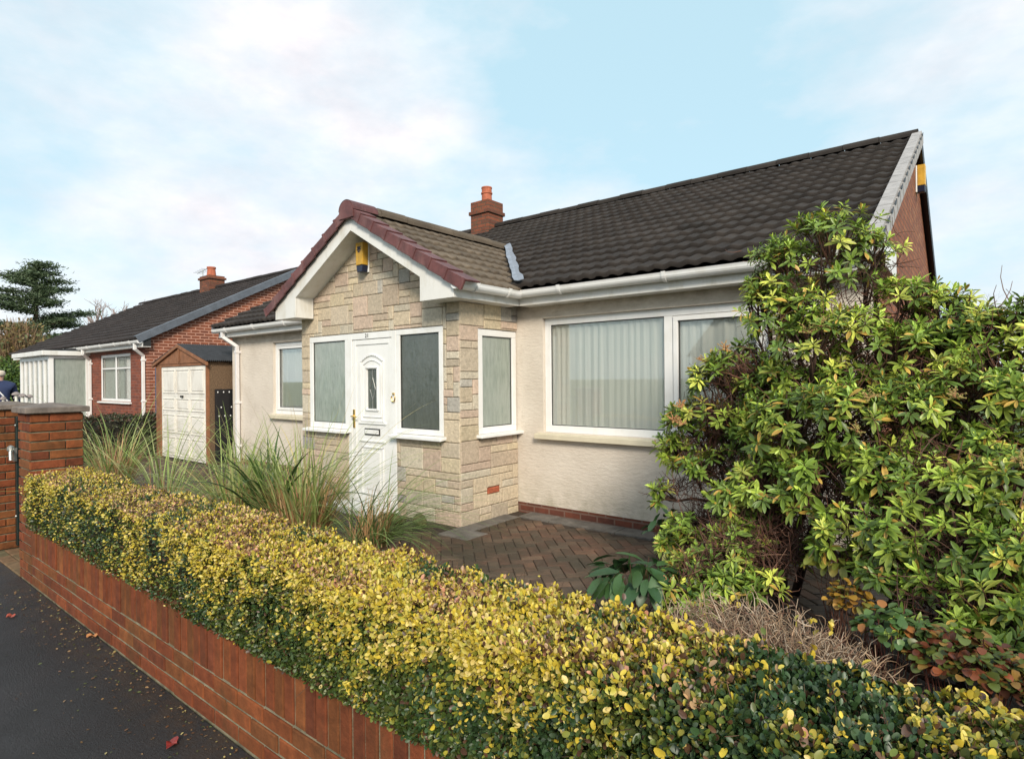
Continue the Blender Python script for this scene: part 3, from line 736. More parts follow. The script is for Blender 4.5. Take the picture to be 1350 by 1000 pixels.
# cloaked verge tiles in maroon, stepped down each side
for sgn in (1, -1):
    dv = Vector((sgn, 0, -tanp)).normalized(); nv_ = Vector((sgn*tanp, 0, 1)).normalized(); Lv = 1.78/abs(dv.x); k = 8
    for i in range(k):
        b = MB(); o = Vector((PRX, 0, PRZ+.012))+dv*(Lv*i/k); st = dv*(Lv/k*1.06)
        up0, up1 = nv_*.035, nv_*(.062)
        y0 = VY0-.020
        # top flange
        def q(p, y): return (p.x, y, p.z)
        A = [o+nv_*.034, o+st+nv_*.050, o+st+nv_*.032, o+nv_*.014]
        b.prism([q(p, y0+.002) for p in A], (0, .20, 0))
        A = [o+nv_*.034, o+st+nv_*.050, o+st-nv_*.06, o-nv_*.075]
        b.prism([q(p, y0-.016) for p in A], (0, .018, 0))
        A = [o+st*.86+nv_*.050, o+st+nv_*.055, o+st-nv_*.067, o+st*.86-nv_*.069]
        b.prism([q(p, y0-.022) for p in A], (0, .0065, 0))
        b.build('verge_tile', 'maroon', pr_, bevel=.003)
# bargeboards, boxed ends, soffits
for sgn in (1, -1):
    x1 = PRX+sgn*1.615; zt = lambda x_: PRZ-.035-tanp*abs(x_-PRX)
    hh = .185
    b = MB(); xc = PRX+sgn*1.14
    poly = [(PRX, FPY, zt(PRX)), (x1, FPY, zt(x1)), (x1, FPY, 2.295), (xc, FPY, 2.295), (xc, FPY, zt(xc)-hh), (PRX, FPY, zt(PRX)-hh)]
    b.prism(poly if sgn < 0 else list(reversed(poly)), (0, .02, 0)); b.build('bargeboard', 'fascia', H, bevel=.003)
    b = MB(); b.obox((PRX, FPY+.021, zt(PRX)-hh+.012), (xc-PRX, 0, zt(xc)-zt(PRX)), (0, PY-FPY, 0), (0, 0, .012)); b.build('sloping_soffit', 'fascia', H)
    b = MB(); b.prism([(xc, FPY+.022, 2.296), (x1, FPY+.022, 2.296), (x1, FPY+.022, zt(x1)), (xc, FPY+.022, zt(xc)-.06)], (0, PY-FPY-.035, 0)); b.build('eaves_box', 'fascia', H, bevel=.003)
    fx = x1-sgn*.02
    b = MB(); b.box((fx, PY-.02, 2.30), (x1-.001*sgn, FY, 2.46)); b.build('side_fascia', 'fascia', H, bevel=.003)
    b = MB(); b.box((fx-sgn*.002, PY-.02, 2.302), ((PX1 if sgn > 0 else PX0)-sgn*.02, FY, 2.316)); b.build('side_soffit', 'fascia', H)
gutter(H, (PRX+1.617, 4.06, 2.425), (PRX+1.617, 5.07, 2.425), (1, 0, 0), brackets=.45)
# lead valley
b = MB(); A0 = Vector((-3.90, 4.97, 2.475)); A1 = Vector((PRX+.02, 6.86, 3.44)); n = 14
vs = []
for i in range(n+1):
    p = A0.lerp(A1, i/n); w1 = random.uniform(.075, .11); j = random.uniform(-.012, .012)
    q0 = p+Vector((-.035+j, -.0, .085)); q1 = p+Vector((.03, 0, .075+.006*(i % 2))); q2 = p+Vector((w1, 0, .085+.008*(i % 2)))
    vs += [q0, q1, q2]
b.add(vs, [(3*i+k, 3*i+k+1, 3*i+k+4, 3*i+k+3) for i in range(n) for k in (0, 1)])
b.build('lead_valley', 'lead', H, solid=.006)
# porch windows and door
w = window(H, 'y', PY+.0, LWN[0]+.005, LWN[1], LWN[2], LWN[3]-.005, -1, [], glass='obscure', fr=.07, sill=1, sillext=.045, name='window'); w['label'] = 'obscured porch window left of the door'
w = window(H, 'y', PY+.0, RWN[0], RWN[1]-.005, RWN[2], RWN[3]-.005, -1, [], glass='obscure_dark', fr=.06, sill=1, sillext=.045); w['label'] = 'dark obscured porch window right of the door'
w = window(H, 'x', PX1+.0, SWN[0]+.005, SWN[1]-.005, SWN[2], SWN[3]-.005, 1, [], glass='obscure', fr=.07, sill=1, sillext=.05); w['label'] = 'obscured window in the porch side'
b = MB(); b.box((-6.8, PY+.12, .95), (-6.1, PY+.13, 2.0)); b.build('blind', 'curtain', H)
b = MB(); b.box((PX1-.13, 4.70, .95), (PX1-.12, 5.27, 2.0)); b.build('blind', 'curtain', H)
df = MB(); d0, d1 = DR[0]+.002, DR[1]-.002; fy = PY-.004
df.box((d0, fy, 0), (d0+.07, fy+.07, 2.06)); df.box((d1-.07, fy, 0), (d1, fy+.07, 2.06)); df.box((d0+.07, fy, 1.985), (d1-.07, fy+.07, 2.06)); df.box((d0+.07, fy-.01, 0), (d1-.07, fy+.07, .05))
door = df.build('door', 'upvc', H, bevel=.004); door['label'] = 'white panelled front door with arched moulding'
l0, l1 = d0+.076, d1-.076
GX0, GX1, GZ0, GZ1 = -5.685, -5.51, 1.165, 1.63
b = MB(); wall_holes(b, 'y', fy+.022, .04, l0, l1, .055, 1.98, [(GX0, GX1, GZ0, GZ1)]); leaf = b.build('door_leaf', 'upvc', door)
b = MB()    # raised outer stile of the leaf
for (a, c, e, f) in ((l0, l0+.06, .055, 1.98), (l1-.06, l1, .055, 1.98), (l0+.06, l1-.06, 1.92, 1.98), (l0+.06, l1-.06, .055, .115)): b.box((a, fy+.010, e), (c, fy+.0215, f))
cx = (GX0+GX1)/2
def arch(b, w, z0, zs, rise, t, y0, y1):
    pts = [(cx-w, z0), (cx-w, zs)]+[(cx-w+2*w*i/10, zs+rise*math.sin(math.pi*i/10)) for i in range(1, 10)]+[(cx+w, zs), (cx+w, z0), (cx-w, z0)]
    for i in range(len(pts)-1):
        a, c = Vector((pts[i][0], 0, pts[i][1])), Vector((pts[i+1][0], 0, pts[i+1][1])); d = (c-a); n_ = Vector((d.z, 0, -d.x)).normalized()*t
        b.obox(Vector((a.x, y0, a.z))-n_*.5-d.normalized()*t*.3, d+d.normalized()*t*.6, n_, (0, y1-y0, 0))
arch(b, .205, 1.02, 1.72, .075, .018, fy+.008, fy+.0215); arch(b, .165, 1.07, 1.68, .055, .012, fy+.012, fy+.0218); arch(b, .105, GZ0-.015, GZ1+.012, .004, .02, fy+.006, fy+.022)
b.box((cx-.25, fy+.006, .985), (cx+.25, fy+.0215, 1.008)); b.box((cx-.24, fy+.008, .775), (cx+.24, fy+.0215, .795))
for (a, c) in ((-.20, .2),):
    for z0_, z1_ in ((.16, .72),):
        for (p, q_, r_, s_) in ((cx+a, cx+c, z0_, z0_+.015), (cx+a, cx+c, z1_-.015, z1_), (cx+a, cx+a+.015, z0_, z1_), (cx+c-.015, cx+c, z0_, z1_)): b.box((p, fy+.009, r_), (q_, fy+.0216, s_))
        b.box((cx+a+.06, fy+.012, z0_+.06), (cx+c-.06, fy+.0217, z1_-.06))
b.build('door_moulding', 'upvc', leaf, bevel=.003)
b = MB(); b.box((GX0+.001, fy+.03, GZ0+.001), (GX1-.001, fy+.036, GZ1-.001)); b.build('pane', 'obscure_dark', leaf)
b = MB()
zc = (GZ0+GZ1)/2
for (p, q_) in (((0, .13), (.05, 0)), ((.05, 0), (0, -.13)), ((0, -.13), (-.05, 0)), ((-.05, 0), (0, .13)), ((0, .13), (0, .23)), ((0, -.13), (0, -.23))):
    b.tube([(cx+p[0], fy+.028, zc+p[1]), (cx+q_[0], fy+.028, zc+q_[1])], .004, 5)
b.build('leading', 'metal', leaf)
b = MB(); b.box((cx-.14, fy+.012, .855), (cx+.14, fy+.0213, .935)); lp = b.build('letterbox', 'seal', door, bevel=.003); b = MB(); b.box((cx-.125, fy+.004, .87), (cx+.125, fy+.013, .92)); b.build('letter_flap', 'upvc', lp, bevel=.004)
b = MB(); b.box((l0+.012, fy-.002, .93), (l0+.042, fy+.0095, 1.15)); b.tube([(l0+.027, fy, 1.07), (l0+.027, fy-.04, 1.07), (l0+.13, fy-.045, 1.065)], .009, 8); b.build('door_handle', 'brass', door, bevel=.002)
b = MB(); kx = d1-.03
b.tube([(kx+.03*math.cos(t), fy-.016, 1.30+.045*math.sin(t)) for t in np.linspace(math.pi*.85, math.pi*2.15, 10)], .007, 6); b.lathe((kx, fy-.012, 1.345), [(.012, -.01), (.016, 0), (.012, .012)], 8); b.tube([(kx, fy+.001, 1.345), (kx, fy-.016, 1.345)], .008, 6); b.build('knocker', 'brass', door)
fc = bpy.data.curves.new('n', 'FONT'); fc.body = '21'; fc.size = .062; fc.extrude = .002; fc.align_x = 'CENTER'; fc.align_y = 'CENTER'; fc.space_character = 1.15
to = bpy.data.objects.new('t', fc); COL.objects.link(to); bpy.context.view_layer.update()
me = bpy.data.meshes.new_from_object(to); bpy.data.objects.remove(to); me.materials.clear(); me.materials.append(MT['seal'])
hn = bpy.data.objects.new('house_number', me); COL.objects.link(hn); hn.matrix_world = Matrix.Translation((-5.66, fy-.003, 2.022)) @ Matrix.Rotation(R(90), 4, 'X')
hn.parent = door; hn.matrix_parent_inverse = Matrix.Identity(4)
b = MB(); b.box((-6.12, 4.06, -.02), (-5.05, 4.33, .055)); b.build('door_step', 'fascia', H, bevel=.012)
# alarm boxes (they hang on the wall: things of their own)
def alarm(loc, label, rot=0, wht=False):
    t = thing('alarm_box', loc, label, 'alarm box', 'yellow alarm boxes on the house')
    b = MB(); b.prism([(-.068, 0, .17), (.068, 0, .17), (.062, 0, -.17), (-.062, 0, -.17)], (0, -.018, 0)); 
    me_objs = []
    b2 = MB(); b2.prism([(-.065, -.019, .17), (.065, -.019, .17), (.06, -.019, -.09), (-.06, -.019, -.09)], (0, -.085, 0))
    b3 = MB(); b3.prism([(-.06, -.019, -.092), (.06, -.019, -.092), (.045, -.019, -.17), (-.045, -.019, -.17)], (0, -.08, 0))
    b4 = MB()
    for i, (w_, z_) in enumerate(((.07, .11), (.05, .096), (.08, .082), (.06, .068), (.03, .054))): b4.box((-w_/2, -.1065, z_), (w_/2, -.1045, z_+(.014 if i != 3 else .008)))
    for bb, nm, mt in ((b, 'back_plate', 'upvc'), (b2, 'cover', 'yellow'), (b3, 'strobe', 'navyplastic'), (b4, 'badge', 'navyplastic')):
        if nm == 'badge' and wht: continue
        bb.v = [tuple(Vector((x_*math.cos(rot)-y_*math.sin(rot)+loc[0], x_*math.sin(rot)+y_*math.cos(rot)+loc[1], z_+loc[2]))) for x_, y_, z_ in bb.v]
        o = bb.build(nm, mt, t, bevel=.006)
alarm((-5.66, PY-.004, 2.93), 'yellow alarm box with dark strobe under the porch gable peak')
alarm((XR+.002, 9.16, 4.0), 'yellow alarm box high on the brick gable end at right', R(90), True)

# ------------------------------------------------------------------ neighbouring bungalow
G = thing('bungalow', (-20, 8.9, 0), 'red brick bungalow with white bay porch, left of the garage', 'house')
nx0, nx1, ny0, ny1 = -25.5, -14.62, 5.28, 12.6
NW = (-17.85, -15.75, 1.03, 2.2)
b = MB(); wall_holes(b, 'y', ny0, .25, nx0, nx1-.25, -.1, 2.5, [NW, (-21.3, -19.0, .6, 2.2)]); b.build('front_wall', 'nbx', G)
b = MB(); b.prism([(nx1, ny0, -.1), (nx1, ny1, -.1), (nx1, ny1, 2.5), (nx1, 9, 4.5), (nx1, ny0, 2.48)], (-.25, 0, 0)); b.build('gable_wall', 'nby', G)
b = MB(); b.prism([(nx0, ny0+.26, -.1), (nx0, ny1, -.1), (nx0, ny1, 2.5), (nx0, 9, 4.5), (nx0, ny0+.26, 2.48)], (.25, 0, 0)); b.box((nx0+.26, ny1-.25, -.1), (nx1-.26, ny1-.01, 2.5)); b.build('rear_wall', 'nbx', G)
b = MB(); b.box((nx0+.3, ny0+2.5, 0), (nx1-.3, ny0+2.6, 2.5)); b.box((nx0+.3, ny0+.26, 2.4), (nx1-.3, ny0+2.5, 2.44)); b.build('interior', 'dark', G)
NX0, NX1 = -25.7, -14.48
nr = slope('roof', (NX0, 5.0, 2.46), (NX1-NX0, 0, 0), (0, 4, 2.06), 'tile3', G, sub=4)
slope('rear_roof', (NX0, 13.0, 2.46), (NX1-NX0, 0, 0), (0, -4, 2.06), 'tile3', G, sub=2)
b = MB(); b.prism([(NX0+.02, 5.05, 2.42), (NX0+.02, 9, 4.49), (NX0+.02, 12.95, 2.42), (NX0+.02, 12.95, 2.38), (NX0+.02, 9, 4.42), (NX0+.02, 5.05, 2.38)], (NX1-NX0-.04, 0, 0)); b.build('roof_deck', 'black', G)
ridge(nr, (NX0, 9, 4.57), (NX1, 9, 4.57), .085, 'tile3')
up2 = Vector((0, 4, 2.06)); un2 = up2.normalized(); n2 = Vector((0, -un2.z, un2.y))
for i in range(14):
    b = MB(); o = Vector((NX1-.01, 4.98, 2.46))+up2*(i/14)
    b.obox(o-n2*.10, (.022, 0, 0), up2/14*1.03, n2*.15); b.obox(o+n2*(.045)-Vector((.12, 0, 0)), (.142, 0, 0), up2/14*1.03, n2*.014)
    b.obox(o-n2*.105+up2/14*.93+Vector((.022, 0, 0)), (.005, 0, 0), up2/14*.1, n2*.165)
    b.build('verge_tile', 'slategrey', nr, bevel=.003)
b = MB(); b.box((NX0+.02, 5.09, 2.28), (NX1-.02, 5.11, 2.44)); b.build('fascia', 'fascia', G)
b = MB(); b.box((NX0+.02, 5.111, 2.282), (NX1-.02, 5.27, 2.295)); b.build('soffit', 'fascia', G)
b = MB(); b.prism([(NX1-.1, 5.112, 2.297), (NX1-.1, 5.27, 2.297), (NX1-.1, 5.27, 2.49), (NX1-.1, 5.112, 2.43)], (.075, 0, 0)); b.build('eaves_box', 'seal', G)
gutter(G, (-20.2, 5.088, 2.41), (NX1, 5.088, 2.41), (0, -1, 0))
downpipe(G, [(-14.75, 5.03, 2.38), (-14.75, 5.03, 2.24), (-14.85, 5.23, 2.1), (-14.85, 5.23, 0)], material='upvc')
downpipe(G, [(-18.30, 5.03, 2.38), (-18.30, 5.03, 2.24), (-18.45, 5.23, 2.1), (-18.45, 5.23, 0)], material='upvc')
w = window(G, 'y', ny0+.03, NW[0], NW[1], NW[2], NW[3], -1, [-16.8], fr=.07, sill=1, transom=1.85, sash=()); curtains(w, 'y', ny0+.1, NW[0], NW[1], 1.05, 2.18, seed=11); w['label'] = 'white four-light window in the brick front wall'
# white bay porch in front
BX0, BX1, BY0, BY1 = -21.5, -18.72, 4.41, 5.27
bay = MB()
for (x_, y_) in ((BX1-.06, BY0), (BX0, BY0), (BX1-.06, BY1-.06), (BX0, BY1-.06)): bay.box((x_, y_, 0), (x_+.1, y_+.1, 2.2))
bay.box((BX0, BY0+.005, .0), (BX1, BY0+.09, .55)); bay.box((BX1-.055, BY0+.1, 0), (BX1+.035, BY1-.06, .55)); bay.box((BX0+.1, BY0+.006, 2.1), (BX1-.06, BY0+.09, 2.2)); bay.box((BX1-.05, BY0+.1, 2.14), (BX1+.03, BY1-.06, 2.2))
for k in range(1, 6): x_ = BX0+(BX1-BX0)*k/6; bay.box((x_-.05, BY0+.007, .55), (x_+.05, BY0+.08, 2.1))
bp_ = bay.build('bay_porch', 'upvc', G, bevel=.004)
b = MB(); b.box((BX1-.02, BY0+.1, .552), (BX1-.01, BY1-.06, 2.139)); b.build('pane', 'obscure', bp_)
for k in range(6):
    a = BX0+(BX1-BX0)*k/6+.055; c = BX0+(BX1-BX0)*(k+1)/6-.055
    b = MB(); b.box((a, BY0+.04, .552), (c, BY0+.046, 2.098)); b.build('pane', 'glass', bp_)
b = MB(); b.box((BX0-.14, BY0-.16, 2.21), (BX1+.14, BY1+.02, 2.33)); b.build('bay_roof_edge', 'fascia', G, bevel=.01)
b = MB(); b.prism([(BX0-.1, BY0-.12, 2.335), (BX0-.1, BY1, 2.335), (BX0-.1, BY1, 2.44)], (BX1-BX0+.2, 0, 0)); b.build('bay_roof', 'sheetroof', G)
# its chimney
cxn = -19.65
b = MB(); b.box((cxn-.34, 8.72, 4.2), (cxn+.34, 9.22, 4.92)); b.box((cxn-.38, 8.68, 4.80), (cxn+.38, 9.26, 4.87)); nc_ = b.build('chimney', cm, nr, bevel=.006)
b = MB(); b.lathe((cxn, 8.95, 4.9), [(.15, 0), (.12, .28), (.14, .28), (.14, .33), (.1, .33)], 14); b.build('chimney_pot', 'terra', G)
b = MB(); b.tube([(cxn-.5, 8.9, 4.6), (cxn-.5, 8.9, 5.2)], .015, 6); b.tube([(cxn-.9, 8.9, 5.12), (cxn-.2, 8.9, 5.2)], .01, 5)
for i in range(5): x_ = cxn-.85+i*.14; b.tube([(x_, 8.75, 5.13+i*.016), (x_, 9.05, 5.13+i*.016)], .007, 4)
an = b.build('aerial', 'metal', None); tag(an, 'small television aerial beside the far red chimney', 'aerial')

# ------------------------------------------------------------------ garage
g0, g1, gy0, gy1 = -13.22, -11.0, 4.90, 9.6
T = thing('garage', ((g0+g1)/2, gy0, 0), 'small prefabricated garage with cream panelled up-and-over door', 'garage')
gm = (g0+g1)/2
b = MB(); b.box((g1-.08, gy0+.06, -.05), (g1, gy1, 1.86)); b.box((g0, gy0+.06, -.05), (g0+.08, gy1, 1.86)); b.box((g0+.08, gy1-.08, -.05), (g1-.08, gy1-.001, 1.86)); b.build('wall', 'pebble', T)
b = MB(); b.box((g0-.03, gy0, -.05), (g0+.20, gy0+.06, 1.85)); b.box((g1-.035, gy0, -.05), (g1+.003, gy0+.0585, 1.85)); b.box((g0+.2, gy0+.002, 1.80), (g1-.035, gy0+.06, 1.85)); b.build('door_frame', 'garagebrown', T, bevel=.005)
b = MB(); b.prism([(g0-.07, gy0-.01, 1.855), (g1+.05, gy0-.01, 1.855), (gm, gy0-.01, 2.17)], (0, .05, 0)); gb_ = b.build('gable_board', 'garagebrown', T)
b = MB()
for s_, xe in ((-1, g0-.12), (1, g1+.10)):
    d_ = Vector((xe-gm, 0, 1.85-2.215)); b.obox((gm, gy0-.05, 2.16), d_, (0, .04, 0), (0, 0, .06))
b.box((gm-.02, gy0-.03, 1.88), (gm+.02, gy0-.011, 2.13)); b.build('barge', 'garagebrown', gb_, bevel=.003)
b = MB()
for s_, xe in ((-1, g0-.12), (1, g1+.10)):
    n = 30; A = Vector((gm, gy0-.04, 2.225)); B_ = Vector((xe, gy0-.04, 1.885)); m_ = 4
    ny = int((gy1-gy0+.1)/.0365); vs = []
    for j in range(ny*2+1):
        y_ = gy0-.04+j*.01825; h_ = .012 if j % 2 else -.012
        for t in (0, 1): p = A.lerp(B_, t); vs.append((p.x, y_, p.z+h_))
    b.add(vs, [(2*j, 2*j+1, 2*j+3, 2*j+2) for j in range(ny*2)])
b.build('roof', 'sheetroof', T, solid=.01)
b = MB(); dz0, dz1, dx0, dx1 = .01, 1.795, g0+.205, g1-.04; b.box((dx0, gy0+.02, dz0), (dx1, gy0+.05, dz1)); gd = b.build('garage_door', 'garagedoor', T)
b = MB(); cols_ = 3; rows_ = 4; cw = (dx1-dx0-.08)/cols_; rh = [(.06, .42), (.50, .86), (.94, 1.18), (1.28, 1.74)]
for i in range(cols_):
    for (za, zb) in rh:
        xa = dx0+.04+i*cw+.03; xb = xa+cw-.06
        for (p, q_, r_, s_) in ((xa, xb, za, za+.018), (xa, xb, zb-.018, zb), (xa, xa+.018, za+.018, zb-.018), (xb-.018, xb, za+.018, zb-.018)): b.box((p, gy0+.006, r_), (q_, gy0+.0195, s_))
        b.box((xa+.05, gy0+.008, za+.05), (xb-.05, gy0+.0193, zb-.05))
b.build('door_panel', 'garagedoor', gd, bevel=.004)
b = MB(); b.lathe(((dx0+dx1)/2, gy0+.0, 1.22), [(.03, -.02), (.035, 0), (.03, .02)], 10); b.build('door_handle', 'seal', gd)
# studded dark gate leaf folded against the garage side
T = thing('studded_gate', (g1+.03, 5.28, 0), 'dark brown gate leaf with white studs against the garage side', 'gate')
b = MB(); b.box((g1+.012, 5.04, .03), (g1+.05, 5.92, 1.36)); b.build('gate_leaf', 'black', T, bevel=.004)
b = MB()
for z_, ys in ((1.31, np.arange(5.08, 5.9, .105)), (1.03, (5.14, 5.33, 5.52)), (.87, np.arange(5.1, 5.9, .105))):
    for y_ in ys: b.lathe((g1+.055, y_, z_), [(.003, -.02), (.010, -.012), (.012, 0), (.006, .01)], 8)
b.build('stud', 'upvc', T)
b = MB(); b.box((-14.45, 5.35, 0), (-13.5, 5.40, 1.78)); b.box((-14.47, 5.34, 0), (-14.40, 5.335, 1.82)); bd = b.build('side_gate', ['blue'], None, bevel=.004); tag(bd, 'blue boarded side gate between the garage and brick bungalow', 'gate')

# ------------------------------------------------------------------ street wall, pillars, gate
def brickset(b, x0, x1, y0, y1, z0, courses, face_y=None, seed=3, hgt=.07, wob=.003, sides='front', mi=0):
    rr = random.Random(seed)
brick_cols = [(.185, .052, .020), (.165, .045, .018), (.20, .060, .021), (.14, .040, .018), (.185, .064, .022), (.155, .056, .020)]
def bc(rr, s0=.82, s1=1.12):
    c = rr.choice(brick_cols); s = rr.uniform(s0, s1); return [v*s for v in c]
rr = random.Random(5)
WX0, WX1, WY0, WY1 = -5.535, 3.0, 1.19, 1.405
gwall = thing('garden_wall', (-2, 1.3, 0), 'low red brick garden wall with upright top course beneath the hedge', 'wall')
b = MB()
for k in range(3):
    z0 = .0+k*.0745+.006; x_ = WX0-(.1 if k % 2 else 0)
    while x_ < WX1:
        xa = max(x_, WX0)+.005; xb = min(x_+.2075, WX1)-.005
        if xb-xa > .02: b.chbox((xa, WY0+rr.uniform(-.003, .002), z0), (xb, WY0+.1, z0+.063), .004, 1, -1, bc(rr))
        x_ += .2075
x_ = WX0
while x_ < WX1:
    b.chbox((x_+.004, WY0+rr.uniform(-.005, .003), .2305), (x_+.0635, WY1-.01, .445+rr.uniform(-.003, .003)), .004, 1, -1, bc(rr, .8, 1.25))
    b.box((x_+.004, WY0+.01, .43), (x_+.0645, WY1-.012, .4455), bc(rr)); x_ += .0695
b.build('brickwork', 'brickblock', gwall)
b = MB(); b.box((WX0, WY0+.007, -.1), (WX1, WY1, .436)); b.build('mortar', 'mortar', gwall)
def pillar(x0, x1, y0, y1, h, label, seed):
    t = thing('gate_pillar', ((x0+x1)/2, (y0+y1)/2, 0), label, 'gate pillar', 'brick gate pillars either side of the gateway'); rr = random.Random(seed); b = MB(); n = int(round(h/.0705)); ch_ = h/n
    for k in range(n):
        z0 = k*ch_+.006; z1 = (k+1)*ch_-.005; m = .22 if k % 2 else .118
        c = bc(rr); 
        for (xa, xb) in ((x0, x0+m), (x0+m, x1)): 
            b.chbox((xa+.004, y0+rr.uniform(-.003, .002), z0), (xb-.004, y0+.05, z1), .004, 1, -1, bc(rr)); b.chbox((xa+.004, y1-.05, z0), (xb-.004, y1, z1), .004, 1, 1, bc(rr))
        m = .118 if k % 2 else .22
        for (ya, yb) in ((y0, y0+m), (y0+m, y1)):
            b.chbox((x1-.05, ya+.003, z0), (x1+rr.uniform(0, .005), yb-.003, z1), .004, 0, 1, bc(rr, .85, 1.3)); b.chbox((x0, ya+.003, z0), (x0+.05, yb-.003, z1), .004, 0, -1, bc(rr))
    b.build('brickwork', 'brickblock', t)
    b = MB(); b.box((x0+.010, y0+.010, -.1), (x1-.010, y1-.010, h)); b.build('mortar', 'mortar', t)
    b = MB(); e = .035; cx_, cy_ = (x0+x1)/2, (y0+y1)/2
    lo = [(x0-e, y0-e), (x1+e, y0-e), (x1+e, y1+e), (x0-e, y1+e)]
    vs = [(p[0], p[1], h+.002) for p in lo]+[(p[0], p[1], h+.045) for p in lo]+[(cx_+(p[0]-cx_)*.12, cy_+(p[1]-cy_)*.12, h+.075) for p in lo]
    b.add(vs, [(3,2,1,0), (8,9,10,11)]+[(q+i, q+(i+1)%4, q+4+(i+1)%4, q+4+i) for q in (0, 4) for i in range(4)]); b.build('coping', 'stonecap', t, bevel=.006)
    return t
pillar(-5.875, -5.54, 1.19, 1.525, 1.272, 'red brick gate pillar with stone cap at the end of the hedge', 1)
pillar(-7.24, -6.905, 1.19, 1.525, 1.262, 'brick gate pillar at the left edge of the picture, across the gateway', 2)
b = MB(); rr = random.Random(9); x_ = -14.0
while x_ < -7.25:
    for k in range(12): b.chbox((x_+.004+(k % 2)*.1, 1.25, k*.0705+.003), (x_+.2035+(k % 2)*.1 if x_ < -7.5 else -7.25, 1.40, (k+1)*.0705-.004), .004, 1, -1, bc(rr))
    x_ += .2075
w_ = b.build('street_wall', 'brickblock'); tag(w_, 'brick street wall continuing left beyond the far gate pillar', 'wall')
T = thing('garden_gate', (-6.39, 1.39, 0), 'dark green metal garden gate shut between the two brick pillars', 'gate')
b = MB(); b.box((-6.895, 1.37, .03), (-6.84, 1.42, 1.2)); b.box((-5.93, 1.37, .03), (-5.88, 1.42, 1.2)); b.box((-6.84, 1.38, .06), (-5.93, 1.41, .11)); b.box((-6.84, 1.38, 1.12), (-5.93, 1.41, 1.17)); b.build('gate_frame', 'gate', T, bevel=.004)
for i in range(8): b = MB(); b.tube([(-6.76+i*.108, 1.395, .1), (-6.76+i*.108, 1.395, 1.13)], .012, 6); b.build('bar', 'gate', T)
b = MB(); b.box((-6.86, 1.345, .80), (-6.80, 1.369, .92)); b.tube([(-6.83, 1.34, .90), (-6.74, 1.31, .89), (-6.73, 1.31, .82)], .014, 8); b.lathe((-6.83, 1.33, .91), [(.01, -.03), (.03, -.01), (.028, .02), (.01, .035)], 10); b.build('latch', 'metal', T)
b = MB(); 
for z_ in (.3, 1.12): b = MB(); b.lathe((-6.84, 1.365, z_), [(.004, -.01), (.010, 0), (.004, .01)], 8); b.build('bolt', 'metal', T)
b = MB()
for i in range(4):
    for j in range(3): b.chbox((-6.88+i*.25, 1.19+j*.1, -.02), (-6.635+i*.25, 1.285+j*.1, .006), .006, 2, 1, (.16*random.uniform(.8,1.2), .11, .06))
structure(b.build('gateway_threshold', 'brickblock'))
# toadstool ornaments on the far pillar's cap
MT['pstem'] = simple('pale_stem', (.62, .62, .56), .7); MT['gcap'] = simple('grey_cap', (.26, .22, .21), .8, .3, 40)
orn = thing('toadstool_ornament', (-7.05, 1.42, 1.33), 'cluster of pale grey toadstool ornaments on the far gate pillar', 'ornament')
b = MB(); c_ = MB()
for (dx, dy, h_, r_) in ((0, 0, .085, .035), (.09, .03, .07, .03), (-.08, .02, .05, .028), (.04, .09, .06, .03), (-.02, -.09, .045, .026)):
    b = MB(); c_ = MB(); o = (-7.07+dx*.9, 1.42+dy, 1.312); b.lathe(o, [(.014, 0), (.010, h_*.6), (.012, h_)], 10); c_.lathe((o[0], o[1], o[2]+h_-.008), [(r_*.6, 0), (r_, .004), (r_*.85, .018), (r_*.4, .03), (.003, .033)], 14)
    b.build('stem', MT['pstem'], orn); c_.build('cap', MT['gcap'], orn)
# three big fallen leaves on the pavement
def at_ground(px, py):
    d = F_+R_*((px-675)/778)-U_*((py-500)/778); return Vector((0, 0, CAMZ))+d*(-CAMZ/d.z)
for (px, py, L_, rot_, col_, lab) in ((14, 814, .06, .4, (.36, .07, .04), 'curled red fallen leaf on the dark pavement near the gate pillar'), (122, 840, .065, 1.2, (.5, .22, .08), 'tan fallen leaf on the pavement close to the brick wall'), (227, 983, .075, 2.6, (.25, .03, .025), 'dark red fallen leaf at the lower edge of the pavement')):
    p = at_ground(px, py); n_ = 14; vs = [(p.x, p.y, .012)]; 
    for i in range(n_):
        a = 2*math.pi*i/n_; rad = L_*.5*(.75+.25*math.cos(2*a)+.08*math.sin(5*a)+random.uniform(-.05, .05)); vs.append((p.x+rad*math.cos(a+rot_), p.y+rad*math.sin(a+rot_), .006+.018*abs(math.sin(a*1.5+rot_))))
    b = MB(); b.add(vs, [(0, 1+i, 1+(i+1) % n_) for i in range(n_)], col_); tag(b.build('fallen_leaf', 'leaf', None, solid=.001), lab, 'leaf', 'fallen leaves on the pavement')

